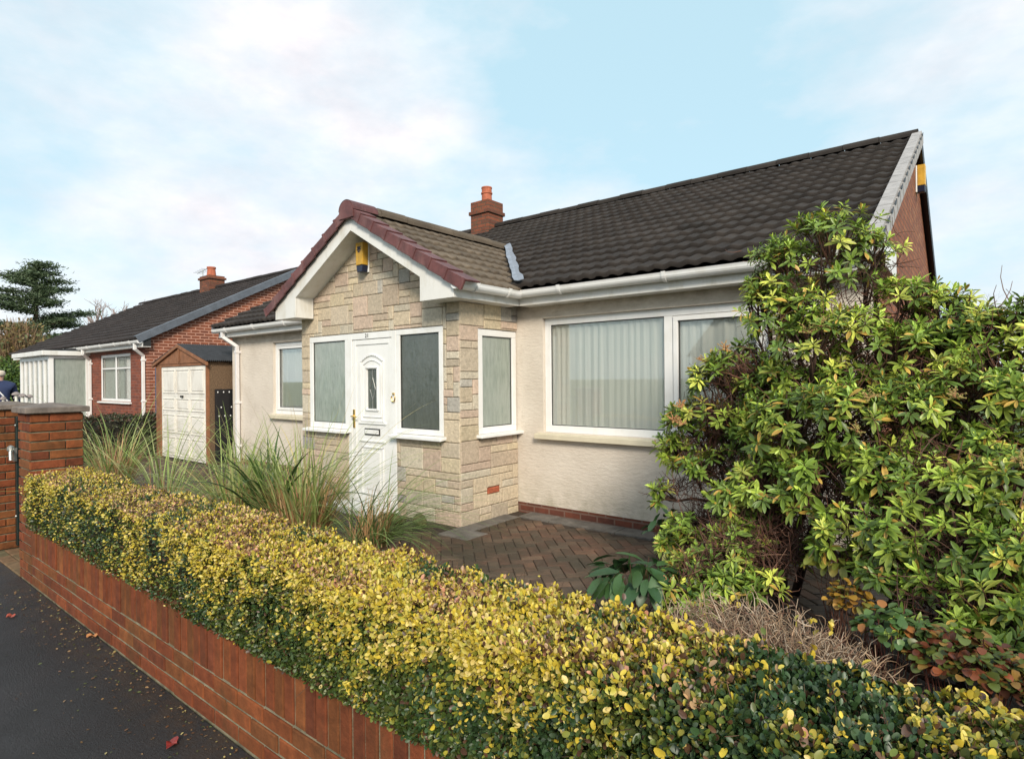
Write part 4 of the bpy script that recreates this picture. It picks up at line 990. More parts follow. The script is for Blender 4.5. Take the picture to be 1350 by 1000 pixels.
# ------------------------------------------------------------------ hedge
def hedge():
    x0, x1, yf, yb, zb, zt = -5.47, 2.2, 1.15, 1.56, .465, .825
    root = thing('privet_hedge', (-2, 1.33, .44), 'long clipped variegated yellow and green hedge along the brick wall', 'hedge')
    b = MB(); b.box((x0+.06, yf+.07, zb+.02), (x1-.02, yb-.07, zt-.07), (.018, .014, .008)); b.build('branches', 'twig', root)  # plain dark filler box, added so light cannot pass through the hedge
    nF, nT, nB = 104000, 124000, 9000
    def dens(n, near=.55):
        k = int(n*near); a = rng.uniform(x0, x1-.0, n-k); c = rng.uniform(-2.8, x1-.9, k); return np.concatenate([a, c])
    P = []; Nn = []
    n = nF; X = dens(n); Z = rng.uniform(zb-.02, zt, n); P.append(np.stack([X, np.full(n, yf), Z], 1)); Nn.append(np.tile([0, -1, 0.], (n, 1)))
    n = nT; X = dens(n); Y = rng.uniform(yf, yb, n); P.append(np.stack([X, Y, np.full(n, zt)], 1)); Nn.append(np.tile([0, 0, 1.], (n, 1)))
    n = nB; X = rng.uniform(x0, x1, n); Z = rng.uniform(zb, zt, n); P.append(np.stack([X, np.full(n, yb), Z], 1)); Nn.append(np.tile([0, 1., 0], (n, 1)))
    n = 2600; Y = rng.uniform(yf, yb, n); Z = rng.uniform(zb, zt, n); P.append(np.stack([np.full(n, x0), Y, Z], 1)); Nn.append(np.tile([-1., 0, 0], (n, 1)))
    P = np.concatenate(P); Nn = np.concatenate(Nn)
    # round the top edges
    r = .045; c = P.copy(); c[:, 1] = np.clip(c[:, 1], yf+r, yb-r); c[:, 2] = np.minimum(c[:, 2], zt-r)
    d = P-c; ln = np.linalg.norm(d, axis=1, keepdims=True); rm = (ln[:, 0] > r*.999) 
    P[rm] = c[rm]+d[rm]/ln[rm]*r; Nn[rm] = norm(Nn[rm]*.3+d[rm]/ln[rm])
    low = vnoise(P*np.array([1, 1, 1.5]), 2.3, 1)-.5; mid = vnoise(P, 8, 2)-.5; hi = vnoise(P, 30, 5)-.5
    P = P+Nn*(((low*.10+mid*.055)*np.where(Nn[:, 2] > .5, .7, 1)+hi*.07)*np.where(Nn[:, 2] < .5, np.clip((P[:, 2]-zb)/.15, .25, 1), 1))[:, None]
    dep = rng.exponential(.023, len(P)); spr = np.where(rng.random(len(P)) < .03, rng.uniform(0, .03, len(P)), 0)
    P = P-Nn*(dep-spr)[:, None]
    n = len(P)
    tip = norm(Nn*rng.uniform(.2, 1.3, (n, 1))+rng.normal(0, .75, (n, 3))+np.array([0, 0, .35]))
    nrm = norm(Nn*.9+rng.normal(0, .55, (n, 3))+np.array([0, 0, .3]))
    L = rng.uniform(.0085, .0158, n)*np.clip(1+(P[:, 0]+2.4)*.15, 1, 1.28)*np.where(rng.random(n) < .08, 1.35, 1); W = L*rng.uniform(.52, .74, n)
    V, Fc, m = leaves(P, tip, nrm, L, W, .12, .14)
    # colour: young yellow tips on the outside, green below, deep leaves also darkened as painted shade, dark ivy patches, dead brown bits
    Q = P.copy()
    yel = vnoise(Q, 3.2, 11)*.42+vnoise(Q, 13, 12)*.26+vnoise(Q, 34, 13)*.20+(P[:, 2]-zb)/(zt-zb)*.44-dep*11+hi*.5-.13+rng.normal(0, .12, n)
    yel -= np.clip((P[:, 0]+1.05)/.5, 0, 1)*.24+np.clip((P[:, 0]+.14)/.1, 0, 1)*.22*(1-((vnoise(Q, 4.3, 31) > .62)))
    top = (Nn[:, 2] > .6)
    dark = (vnoise(Q, 3.4, 21)*.55+vnoise(Q, 11, 22)*.45+rng.normal(0, .085, n) > np.where(top, .69, .70)-np.clip((P[:, 0]+.95)*1.8, 0, 1)*.20*(1-1.3*np.exp(-((P[:, 0]+.25)/.16)**2-((P[:, 1]-1.13)/.12)**2))*np.where((P[:, 1] > 1.45) & (P[:, 0] < -.15), .3, 1))
    C = np.zeros((n, 3))
    yc = pick(n, [(.58, .44, .05), (.50, .41, .07), (.64, .50, .16), (.40, .36, .05)], [4, 3, 2, 2]); oc = pick(n, [(.20, .21, .03), (.12, .155, .025), (.26, .24, .045)], [3, 3, 1])
    gc = pick(n, [(.055, .09, .018), (.035, .06, .014), (.07, .085, .02)], [3, 3, 2]); dk = pick(n, [(.035, .075, .025), (.05, .095, .035), (.03, .055, .022)], [3, 2, 2])
    tc = pick(n, [(.52, .33, .17), (.36, .20, .10), (.50, .24, .15)], [3, 2, 1]); brc = pick(n, [(.12, .06, .03), (.08, .04, .025)], [1, 1])
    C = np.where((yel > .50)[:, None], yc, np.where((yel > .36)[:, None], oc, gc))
    C = np.where(dark[:, None] & (rng.random(n) < .85)[:, None], dk, C)
    rt = rng.random(n); tan = top & (vnoise(Q, 6, 41)*.6+rng.random(n)*.4 > .42) & ~dark
    C = np.where((tan & (rt < .42*np.where(P[:, 0] > -1.2, .3, 1)*np.where(P[:, 0] > -.15, .2, 1)))[:, None], tc, C); C = np.where((rt > .955)[:, None] | (tan & (rt > .82))[:, None], brc, C)
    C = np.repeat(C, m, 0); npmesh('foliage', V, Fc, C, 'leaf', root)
    # fine twigs poking out
    k = 2600; i = rng.choice(n, k); P0 = P[i]-Nn[i]*.05; P1 = P[i]+Nn[i]*rng.uniform(-.01, .03, (k, 1))+rng.normal(0, .02, (k, 3))
    V, Fc, m = tubes_np(P0, P1, np.full(k, .0014), np.full(k, .0008), rng.normal(0, .004, (k, 3)), 2, 3)
    npmesh('twigs', V, Fc, np.repeat(pick(k, [(.16, .09, .05), (.08, .05, .03)], [1, 1]), m, 0), 'twig', root)
hedge()

# ------------------------------------------------------------------ big pieris shrub
def shrub():
    base = at(1024, 500, 4.15); base.z = -.03
    root = thing('evergreen_shrub', base, 'tall evergreen shrub with whorled lime-edged leaves in front of the right wall', 'shrub')
    CL = [(1095,325,3.85,78),(1035,345,3.9,55),(1150,325,3.75,45),(1012,405,3.9,50),(1060,400,3.8,50),(1000,370,3.95,30),
          (1200,400,3.55,62),(1255,415,3.4,58),(1300,440,3.2,55),(1345,410,3.1,40),(1400,450,3.0,80),
          (1075,455,3.5,66),(1130,440,3.5,55),(1180,470,3.3,60),(985,470,4.0,36),(965,500,4.0,26),(1005,520,3.8,45),
          (925,545,4.0,42),(893,550,4.05,24),(955,560,3.9,45),(905,600,4.05,38),(940,615,3.9,42),(880,585,4.1,22),
          (1040,560,3.45,70),(1110,545,3.25,70),(1200,540,3.1,66),(1280,520,2.95,62),(1340,530,2.85,60),
          (1020,640,3.45,62),(965,655,3.6,40),(1085,640,3.2,66),(1160,620,3.0,60),(1240,640,2.75,66),(1330,640,2.6,66),(1400,600,2.7,90),(1130,600,3.3,60),(1060,600,3.6,60),(1220,590,3.2,60),(1000,575,3.8,50),(1245,470,3.3,55),(1290,590,2.9,58),(1175,760,2.75,48),(1235,765,2.6,48),(1110,500,3.5,50),(1062,725,3.6,32),(930,790,3.3,34),(990,755,3.35,38),(1150,735,2.95,44),(870,650,4.1,26),(1000,700,3.5,36),(885,780,3.3,28),(955,745,3.4,46),(952,482,3.85,30),(925,500,3.95,30),(1010,775,3.15,36),(915,758,3.5,42),(985,690,3.7,46),(1210,830,2.45,40),(1270,830,2.3,40),(1040,500,3.7,48),(1165,510,3.4,50),(1320,480,3.0,55),(1330,690,2.6,55),
          (905,690,3.95,36),(925,730,3.7,48),(885,715,3.9,26),(975,715,3.5,48),(960,765,3.3,34),(900,775,3.4,26),
          (1095,710,3.0,40),(1180,700,2.8,60),(1270,715,2.55,66),(1340,730,2.4,60),(1310,800,2.3,55),(1345,860,2.15,45),(1400,760,2.3,80)]
    ct = at(1130, 560, 3.4); cen = np.array(ct); PP = []; NN = []; SZ = []; twg0 = []; twg1 = []
    nodes = []
    for (px, py, d, rp) in CL:
        rp = max(16, rp-11); py = py+(8 if py < 420 else 0)
        c = np.array(at(px, py, d)); r = rp*d/778; nodes.append((c, r))
        k = int(2*math.pi*r*r/.0096)+7
        v = norm(rng.normal(0, 1, (k, 3))+np.array([-.1, -.35, .55])+norm(c-cen)*.5)
        sc = np.array([1.05, 1.05, .8]); p = c+v*r*sc*rng.uniform(.72, 1.08, (k, 1))
        nn = norm(v*.8+np.array([0, 0, .75])+rng.normal(0, .22, (k, 3)))
        PP.append(p); NN.append(nn); SZ.append(np.full(k, 1.)); q = c+v*r*.25-np.array([0, 0, .3*r])
        twg0.append(q); twg1.append(p)
    P = np.concatenate(PP); Nn = np.concatenate(NN); A0 = np.concatenate(twg0); n = len(P)
    ok = P[:, 1] < 5.12; ok |= P[:, 0] > -.45; P, Nn, A0 = P[ok], Nn[ok], A0[ok]; n = len(P)
    rc = pick(n, [(.12, .19, .026), (.21, .285, .042), (.07, .12, .02), (.33, .37, .065)], [4, 3, 2.6, 1.5])
    # leaves in whorls
    LP = []; LD = []; LN = []; LL = []; LC = []
    e1 = norm(np.cross(Nn, np.array([.31, .2, .93]))); e2 = np.cross(Nn, e1)
    rad = rng.uniform(.8, 1.08, n)
    for w_, (cnt, tilt, ll) in enumerate(((8, .25, .078), (5, .75, .062), (3, 1.2, .04))):
        ph = rng.uniform(0, 6.28, n)
        for j in range(cnt):
            a = ph+j*2*math.pi/cnt+rng.normal(0, .15, n); hd = e1*np.cos(a)[:, None]+e2*np.sin(a)[:, None]
            t = tilt+rng.normal(0, .18, n); D = hd*np.cos(t)[:, None]+Nn*np.sin(t)[:, None]
            D = D+np.array([0, 0, 1])*rng.normal(-.25, .22, (n, 1)); LP.append(P+D*.006-Nn*(.016*(1-w_))); LD.append(D); LN.append(norm(Nn*np.cos(t)[:, None]-hd*np.sin(t)[:, None]))
            LL.append(ll*rad*rng.uniform(.55, 1.2, n)*np.where(rng.random(n) < .12, .35, 1)); cc = rc*(1+.35*w_)*rng.uniform(.8, 1.2, (n, 1))
            yel = rng.random(n) < .05; cc[yel] = np.array([.45, .30, .06])*rng.uniform(.7, 1.1, (yel.sum(), 1)); LC.append(cc)
    LP, LD, LN, LL, LC = map(np.concatenate, (LP, LD, LN, LL, LC))
    V, Fc, m = leaves(LP, LD, LN, LL, LL*rng.uniform(.27, .34, len(LL)), .16, .16, 'lance')
    # pale margins: lighten outer verts slightly
    C = np.repeat(LC, m, 0).reshape(-1, m, 3); mid = [1, 4, 7, 10]; C[:, [i for i in range(m) if i not in mid]] *= 1.45
    C[:, :, 0] *= 1.05
    npmesh('foliage', V, Fc, C.reshape(-1, 3), 'leaf', root)
    # twigs from nodes to rosettes
    V, Fc, m = tubes_np(A0, P, np.full(n, .0042), np.full(n, .0022), rng.normal(0, .012, (n, 3))-np.array([0, 0, .01]), 3, 4)
    twc = pick(n, [(.10, .045, .028), (.06, .03, .02), (.14, .07, .04)], [3, 2, 1])
    npmesh('twigs', V, Fc, np.repeat(twc, m, 0), 'twig', root)
    # bare dead twigs inside
    k = 15000; ci = rng.integers(0, len(nodes), k); cc = np.array([nodes[i][0] for i in ci]); rr_ = np.array([nodes[i][1] for i in ci])[:, None]
    s = cc+rng.normal(0, .42, (k, 3))*rr_; s += (cen-s)*rng.uniform(0, .3, (k, 1)); s[:, 1] += rng.uniform(0, .25, k); e = s+rng.normal(0, .07, (k, 3))+np.array([0, 0, .03])
    ok = (s[:, 1] < 5.2) & (e[:, 1] < 5.2); s, e = s[ok], e[ok]; k = len(s)
    V, Fc, m = tubes_np(s, e, np.full(k, .0032), np.full(k, .0014), rng.normal(0, .012, (k, 3)), 3, 3)
    npmesh('dead_twigs', V, Fc, np.repeat(pick(k, [(.13, .055, .035), (.08, .04, .028), (.17, .09, .06)], [3, 2, 1]), m, 0), 'twig', root)
    # trunk and limbs
    b = MB(); bz = Vector(base)
    b.tube([bz, bz+Vector((.02, -.02, .35)), bz+Vector((.0, -.05, .7))], [.06, .045, .035], 10)
    for j in range(4):
        a = j*1.6+.4; o = bz+Vector((.12*math.cos(a), .12*math.sin(a)-.1, 0)); b.tube([o, o+Vector((.1*math.cos(a), .1*math.sin(a), .4)), o+Vector((.2*math.cos(a), .2*math.sin(a)-.1, .8))], [.03, .024, .018], 8)
    b.build('trunk', 'bark', root, smooth=True)
    b = MB()
    st2 = Vector(at(1290, 500, 2.75)); st2.z = -.03
    for (c, r_) in nodes:
        c = Vector(c); b0 = (bz+Vector((random.uniform(-.1, .1), random.uniform(-.15, .05), random.uniform(.2, .7)))) if (c-bz).length < (c-st2).length*1.1 else st2+Vector((random.uniform(-.1, .1), random.uniform(-.1, .1), random.uniform(0, .4)))
        pts = [b0]; nseg = 6; end = c-Vector((0, 0, r_*.3)); 
        for i in range(1, nseg+1):
            t = i/nseg; p = b0.lerp(end, t); p.z = b0.z+(end.z-b0.z)*t**1.15; sg = .09*math.sin(math.pi*t)
            pts.append(p+Vector((random.uniform(-sg, sg), random.uniform(-sg, sg), random.uniform(-sg, sg)*.6)))
        b.tube(pts, [.020-.013*i/nseg for i in range(nseg+1)], 6)
        for _ in range(4):
            e = c+Vector(norm(rng.normal(0, 1, 3)+np.array([0, -.2, .5])))*r_*.75; mid_ = pts[-2].lerp(e, .5)+Vector(rng.normal(0, .03, 3)); b.tube([pts[-2], mid_, e], [.009, .0065, .004], 5)
    b.build('branches', 'bark', root, smooth=True)
    # budding flower panicles
    fp = MB(); spots = [(955,460,3.8),(897,538,3.85),(888,555,3.9),(930,478,3.9),(1065,440,3.3),(1080,430,3.3),(1145,525,3.0),(1260,525,2.8),(1130,570,3.0),(1345,610,2.5),(905,735,3.6),(880,770,3.35),(900,560,3.85)]
    for (px, py, d) in spots:
        c = at(px, py, d); warm = px < 960
        for i in range(13):
            a = random.uniform(0, 6.28); e = c+Vector((math.cos(a)*random.uniform(.02, .06), math.sin(a)*random.uniform(.02, .06), random.uniform(-.02, .06)))
            fp.tube([c, c.lerp(e, .5)+Vector((0, 0, .012)), e], [.0018, .0015, .001], 4, (.4, .2, .1))
            for j in range(6):
                q = c.lerp(e, .35+.12*j)+Vector((random.uniform(-.006, .006), random.uniform(-.006, .006), .004)); col = random.choice([(.55, .22, .10), (.5, .30, .12), (.45, .35, .12)] if warm else [(.38, .30, .10), (.30, .28, .08)])
                fp.lathe(q, [(.001, -.004), (.004, 0), (.001, .004)], 5, col)
    fp.build('flower_buds', 'twig', root)
shrub()

# ------------------------------------------------------------------ grasses and small plants
def grass(name, c, label, cat, n, L, W, spread=.13, cols=None, wts=None, dead=.3, bend=(.6, 1.9), th=(.05, .45), bias=None, stems=0):
    cols = cols or [(.20, .27, .07), (.13, .20, .05), (.30, .33, .12), (.34, .30, .12)]; wts = wts or [4, 3, 2, 1]
    root = thing(name, c, label, cat, 'ornamental grass clumps behind the hedge' if name == 'ornamental_grass' else None)
    def mk(n, L, W, th, bend, cols, wts, nm, sp=spread, pw=1.5):
        a = rng.uniform(0, 6.28, n); rr = sp*np.sqrt(rng.random(n)); P = np.array(c)+np.stack([rr*np.cos(a), rr*np.sin(a), np.zeros(n)], 1)
        az = a+rng.normal(0, .85, n)
        if bias is not None:
            k = rng.random(n) < bias[1]; az[k] = bias[0]+rng.normal(0, .5, k.sum())
        V, Fc, m = blades(P, az, rng.uniform(*th, n), rng.uniform(*bend, n), rng.uniform(*L, n)*1.12, rng.uniform(*W, n)*1.55, 10, pw)
        V[:, 2] = np.maximum(V[:, 2], .008)
        npmesh(nm, V, Fc, np.repeat(pick(n, cols, wts)*1.35, m, 0), 'blade', root)
    mk(int(n*.5), L, W, th, bend, cols, wts, 'blades'); mk(int(n*.16), (L[1]*.9, L[1]*1.3), W, (.35, 1.1), (.7, 1.5), cols, wts, 'long_blades')
    if dead: mk(int(n*dead), (L[0]*.3, L[1]*.55), W, (0, .5), (0, .9), [(.42, .24, .12), (.34, .17, .09), (.46, .33, .18)], [3, 2, 2], 'dead_stalks', spread*1.1)
    if stems: mk(stems, (L[1]*1.0, L[1]*1.25), (W[0]*.5, W[0]*.7), (.1, .5), (.2, .8), [(.42, .34, .16)], [1], 'flower_stems')
    return root
g_ = [(.24, .30, .09), (.17, .23, .06), (.33, .36, .15), (.38, .32, .14)]
grass('ornamental_grass', tuple(at_ground(150, 655)), 'arching ornamental grass with orange dead stalks beside the brick pillar', 'grass clump', 230, (.9, 1.5), (.005, .010), .16, g_, [4,3,2,1], 1.0, (.9, 2.1), (.1, .6))
grass('ornamental_grass', (-6.6, 2.5, 0), 'loose ornamental grass arching in front of the garage door', 'grass clump', 130, (.9, 1.45), (.005, .010), .12, g_, [4,3,2,1], .3, (.8, 1.8), (.15, .7))
grass('ornamental_grass', (-5.75, 2.85, 0), 'upright green grass tuft in front of the narrow left window', 'grass clump', 260, (.7, 1.25), (.006, .013), .16, g_, [4,3,2,1], .8, (.4, 1.6), (.05, .55), stems=4)
grass('ornamental_grass', (-4.95, 3.05, 0), 'dense grass clump with reddish dead stalks in front of the door', 'grass clump', 380, (.6, 1.25), (.006, .012), .20, g_, [4,4,2,2], 1.1, (.3, 1.7), (.05, .55), stems=9)
grass('ornamental_grass', (-4.35, 3.35, 0), 'low grass spilling right over the block paving by the porch corner', 'grass clump', 260, (.5, 1.05), (.005, .009), .16, [(.14, .20, .06), (.20, .26, .09), (.09, .14, .045)], [3,3,2], .4, (.9, 1.9), (.5, 1.1), (.35, .6))
# strap-leaved plant
grass('strap_leaf_plant', (-5.25, 2.92, 0), 'dark green strap-leaved plant rising behind the hedge, left of the door', 'plant', 52, (.75, 1.1), (.022, .034), .07, [(.05, .09, .025), (.07, .12, .03)], [1, 1], 0, (.1, 1.7), (.0, .4))
# one long blade lying over the hedge
c0 = Vector((-3.95, 1.62, .86)); pts = [Vector(at(245, 647, 4.0)), Vector(at(190, 655, 3.75)), Vector(at(145, 675, 3.6)), Vector(at(98, 692, 3.5))]
b = MB(); w_ = [.008, .009, .007, .001]; vs = []
for i, p in enumerate(pts): vs += [p+Vector((0, 0, w_[i])), p+Vector((0, -.003, 0)), p-Vector((0, 0, w_[i]))]
b.add(vs, [(3*i+k, 3*i+k+1, 3*i+k+4, 3*i+k+3) for i in range(3) for k in (0, 1)], (.33, .38, .2)); tag(b.build('grass_blade', 'blade', None, solid=.001), 'single long pale grass blade lying over the hedge front', 'grass blade')
# dead twiggy bush
def deadbush():
    c = np.array([-.66, 2.30, 0]); root = thing('dead_twiggy_bush', c, 'low dome of dry tan twigs between the hedge and the shrub', 'bush')
    n = 5200; v = norm(rng.normal(0, 1, (n, 3))); v[:, 2] = np.abs(v[:, 2]); r = rng.uniform(.45, 1.0, (n, 1))**.6; sc = np.array([.60, .36, .46])
    s = c+np.array([0, 0, .16])+v*sc*r*np.array([1, 1, 1]); e = s+norm(v*.7+rng.normal(0, .8, (n, 3)))*rng.uniform(.03, .11, (n, 1))
    V, Fc, m = tubes_np(s, e, np.full(n, .0021), np.full(n, .0009), rng.normal(0, .014, (n, 3)), 4, 3)
    npmesh('twigs', V, Fc, np.repeat(pick(n, [(.42, .31, .21), (.32, .21, .13), (.22, .12, .08), (.50, .40, .30)], [3, 3, 2, 2]), m, 0), 'twig', root)
    k = 260; a = rng.uniform(0, 6.28, k); P0 = c+np.stack([.1*np.cos(a), .1*np.sin(a), np.zeros(k)], 1); v = norm(rng.normal(0, 1, (k, 3))); v[:, 2] = np.abs(v[:, 2]); P1 = c+np.array([0, 0, .16])+v*sc
    V, Fc, m = tubes_np(P0, P1, np.full(k, .005), np.full(k, .002), rng.normal(0, .03, (k, 3)), 4, 4); npmesh('stems', V, Fc, np.repeat(pick(k, [(.2, .13, .09)], [1]), m, 0), 'twig', root)
    k = 330; v = norm(rng.normal(0, 1, (k, 3))); v[:, 2] = np.abs(v[:, 2]); P = c+np.array([0, 0, .18])+v*sc*1.02; keep = vnoise(P, 6, 77) > .58; P = P[keep]; v = v[keep]; k = len(P)
    L = rng.uniform(.015, .035, k); V, Fc, m = leaves(P, v+rng.normal(0, .6, (k, 3)), rng.normal(0, .5, (k, 3))+np.array([0, 0, 1]), L, L*.6)
    npmesh('leaves', V, Fc, np.repeat(pick(k, [(.6, .45, .05), (.4, .35, .08)], [2, 1]), m, 0), 'leaf', root)
deadbush()
def leafy(name, c, label, cat, n, ext, L, wr, cols, wts, stemcol=(.12, .05, .03), shape='oval', down=.3, fold=.12):
    c = np.array(c); root = thing(name, (c[0], c[1], max(0, c[2]-ext[2]-.3)), label, cat)
    v = norm(rng.normal(0, 1, (n, 3))); v[:, 2] = np.abs(v[:, 2])*1.0; P = c+v*np.array(ext)*rng.uniform(.5, 1, (n, 1)); hv = v*np.array([1, 1, .2])
    LL = rng.uniform(*L, n); D = norm(hv+rng.normal(0, .35, (n, 3))-np.array([0, 0, down])); Nn = norm(np.array([0, 0, 1])+v*.4+rng.normal(0, .25, (n, 3)))
    V, Fc, m = leaves(P, D, Nn, LL, LL*wr, .25, fold, shape); C = np.repeat(pick(n, cols, wts), m, 0); npmesh('leaves', V, Fc, C, 'leaf', root)
    b0 = np.tile([c[0], c[1], 0], (n, 1))+rng.normal(0, .03, (n, 3))*np.array([1, 1, 0]); ks = rng.random(n) < 25/n; V, Fc, m = tubes_np(b0[ks], P[ks], np.full(ks.sum(), .002), np.full(ks.sum(), .0014), rng.normal(0, .015, (ks.sum(), 3)), 4, 4)
    npmesh('stems', V, Fc, np.tile(stemcol, (len(V), 1)), 'twig', root); return root
leafy('broad_leaved_plant', at(842, 765, 3.5), 'dark green broad-leaved plant at the shrub\'s left foot beside the paving', 'plant', 75, (.26, .2, .16), (.11, .19), .45, [(.035, .085, .03), (.05, .11, .035)], [1, 1], down=.5)
leafy('broad_leaved_plant', at(880, 700, 4.1), 'small dark green plant growing against the brick plinth behind the shrub', 'plant', 30, (.14, .12, .14), (.09, .14), .45, [(.035, .085, .03)], [1], down=.3)
leafy('autumn_geranium', at(1180, 838, 2.1), 'green leaved geranium with red stems behind the hedge', 'plant', 190, (.13, .10, .10), (.02, .036), .95, [(.06, .12, .03), (.09, .15, .04), (.3, .12, .03)], [4, 3, 1], (.10, .03, .02), down=.1)
leafy('autumn_geranium', at(1270, 880, 1.95), 'red and orange autumn geranium foliage near the right edge', 'plant', 420, (.18, .13, .13), (.02, .036), .95, [(.24, .07, .025), (.28, .16, .04), (.11, .14, .03), (.13, .04, .02)], [2, 2, 5, 2], (.10, .03, .02), down=.1)
leafy('autumn_geranium', at(1325, 900, 1.95), 'rust brown low foliage in the bottom right corner behind the hedge', 'plant', 320, (.15, .12, .12), (.018, .034), .9, [(.12, .05, .03), (.22, .1, .03), (.08, .12, .03)], [3, 2, 2], (.10, .03, .02), down=.1)
leafy('yellowing_seedling', at(1122, 795, 2.75), 'orange-yellow autumn leaves at the back of the dry twigs', 'plant', 130, (.11, .09, .11), (.02, .045), .85, [(.36, .20, .03), (.28, .14, .03), (.22, .22, .05)], [3, 2, 2], down=.2)
leafy('yellowing_seedling', at(1105, 745, 3.0), 'pale green leaves in the shade under the tall shrub', 'plant', 45, (.16, .1, .1), (.05, .08), .6, [(.22, .24, .04), (.3, .25, .05)], [3, 1], down=.3)
# mossy logs at the foot of the porch
for i, (px, py, L_, a_, lab) in enumerate(((520, 690, .30, .2, 'mossy weathered log lying by the door step'), (556, 692, .26, -.5, 'mossy rock lump against the porch corner'))):
    p = at_ground(px, py); b = MB(); pts = []; 
    for k in range(7): t = k/6-.5; pts.append((p.x+L_*t*math.cos(a_), p.y-.02+L_*t*math.sin(a_), .055+random.uniform(-.01, .015)))
    b.tube(pts, [.035, .055, .06+.01*i, .062, .058, .05, .03], 10); o = b.build('mossy_log' if i == 0 else 'mossy_rock', simple('moss%d' % i, (.10, .09, .035), .95, .6, 18, bmp=1, bscale=25), None, smooth=True); tag(o, lab, 'log' if i == 0 else 'rock')
# boundary hedge by the neighbour's drive
def rough_hedge(name, lo, hi, label, n, cols, wts, L=(.03, .06), core=(.02, .02, .012)):
    root = thing(name, ((lo[0]+hi[0])/2, (lo[1]+hi[1])/2, lo[2]), label, 'hedge', 'hedges along the plot boundaries'); lo, hi = np.array(lo), np.array(hi)
    b = MB(); b.box(lo+.05, hi-.06, core); b.build('branches', 'twig', root)
    P = rng.uniform(lo, hi, (n, 3)); ax = rng.choice(3, n, p=[.45, .2, .35]); sd = rng.random(n) < .5; sd[ax == 2] = False
    P[np.arange(n), ax] = np.where(sd, lo[ax], hi[ax]); Nn = np.zeros((n, 3)); Nn[np.arange(n), ax] = np.where(sd, -1, 1)
    P += Nn*((vnoise(P, 3, 3)-.5)*.16+rng.normal(0, .03, n))[:, None]; LL = rng.uniform(*L, n)
    V, Fc, m = leaves(P, Nn+rng.normal(0, .8, (n, 3)), Nn+rng.normal(0, .6, (n, 3)), LL, LL*.55); npmesh('foliage', V, Fc, np.repeat(pick(n, cols, wts), m, 0), 'leaf', root)
rough_hedge('boundary_hedge', (-13.9, 2.0, 0), (-13.35, 5.1, .78), 'dark low boundary hedge between the two driveways', 9000, [(.035, .05, .02), (.06, .06, .03), (.10, .06, .04)], [3, 2, 2])
rough_hedge('boundary_hedge', (-38, 1.5, -.1), (-36.5, 16, 2.0), 'far green hedge beyond the brick bungalow at the left edge', 7000, [(.05, .08, .025), (.08, .10, .03)], [2, 1], (.08, .14))
rough_hedge('boundary_hedge', (.9, 1.7, 0), (1.5, 14, 1.3), 'green boundary hedge right of the house, beyond the shrub', 16000, [(.05, .08, .025), (.07, .11, .03)], [3, 2], (.04, .07))

# ------------------------------------------------------------------ distant trees
def conifer():
    base = at(48, 500, 34); base.z = -.1; Ht = 8.35
    root = thing('conifer_tree', base, 'dark layered conifer standing behind the brick bungalow', 'tree'); bz = Vector(base)
    b = MB(); b.tube([bz, bz+Vector((0, 0, 4)), bz+Vector((.1, 0, Ht-.4))], [.28, .16, .04], 8)
    P = []
    for k in range(40):
        z = 1.8+ (Ht-2.0)*(k/39)**.9; f = (z-1.5)/(Ht-1.5); Lb = (3.7*(1-f)**.75+.55)*random.uniform(.6, 1.1); a = random.uniform(0, 6.28); s = Vector((bz.x, bz.y, z)); e = s+Vector((math.cos(a)*Lb, math.sin(a)*Lb, Lb*.12+.1))
        mid = s.lerp(e, .5)-Vector((0, 0, Lb*.04)); b.tube([s, mid, e], [.05, .035, .012], 5)
        for t in np.linspace(.3, 1, int(4+Lb*3.2)):
            c = np.array(s.lerp(e, float(t)))+rng.normal(0, .12, 3)*np.array([1, 1, .3]); q = int(85); pp = c+rng.normal(0, 1, (q, 3))*np.array([.34, .34, .085])*(1.15-.35*t); P.append(pp)
    b.build('trunk', 'farbark', root); P = np.concatenate(P); n = len(P); L = rng.uniform(.10, .2, n)
    V, Fc, m = leaves(P, rng.normal(0, 1, (n, 3))*np.array([1, 1, .4])+np.array([0, 0, .35]), rng.normal(0, 1, (n, 3))+np.array([0, 0, 1]), L, L*.32); npmesh('crown', V, Fc, np.repeat(pick(n, [(.06, .09, .04), (.09, .13, .06), (.12, .165, .09)], [3, 3, 2]), m, 0), 'fleaf', root)
conifer()
def bare_tree(px, py_top, depth, spreadpx, label, material='paleb', seed=1, levels=5, base_z=-.1, thick=.12):
    rr = random.Random(seed); base = at(px, 500, depth); base.z = base_z; top = CAMZ+(500-py_top)/778*depth; root = thing('bare_tree', base, label, 'tree'); b = MB(); c = MB(); Ht = top-base_z
    def grow(p, d, L, r, lv):
        e = p+d*L; mid = p.lerp(e, .5)+Vector((rr.uniform(-1, 1), rr.uniform(-1, 1), rr.uniform(-.5, .5)))*L*.06
        (b if lv >= levels-1 else c).tube([p, mid, e], [r, r*.8, r*.6], 5 if lv > 2 else 3, cap=False)
        if lv == 0: return
        for _ in range(3 if lv < levels else 5):
            nd = (d+Vector((rr.uniform(-1, 1), rr.uniform(-1, 1), rr.uniform(-.3, .8)))*.75).normalized(); grow(e if rr.random() < .6 else mid, nd, L*rr.uniform(.6, .85), r*.58, lv-1)
    grow(Vector(base), Vector((0, 0, 1)), Ht*.30, thick, levels)
    b.build('trunk', material, root); c.build('crown', material, root)
bare_tree(142, 393, 55, 40, 'bare pale twiggy tree showing over the brick bungalow roof', seed=3, levels=6, thick=.45)
bare_tree(1300, 398, 30, 40, 'fine bare twigged tree just visible over the shrub at right', seed=8, levels=6, material='farbark', thick=.07)
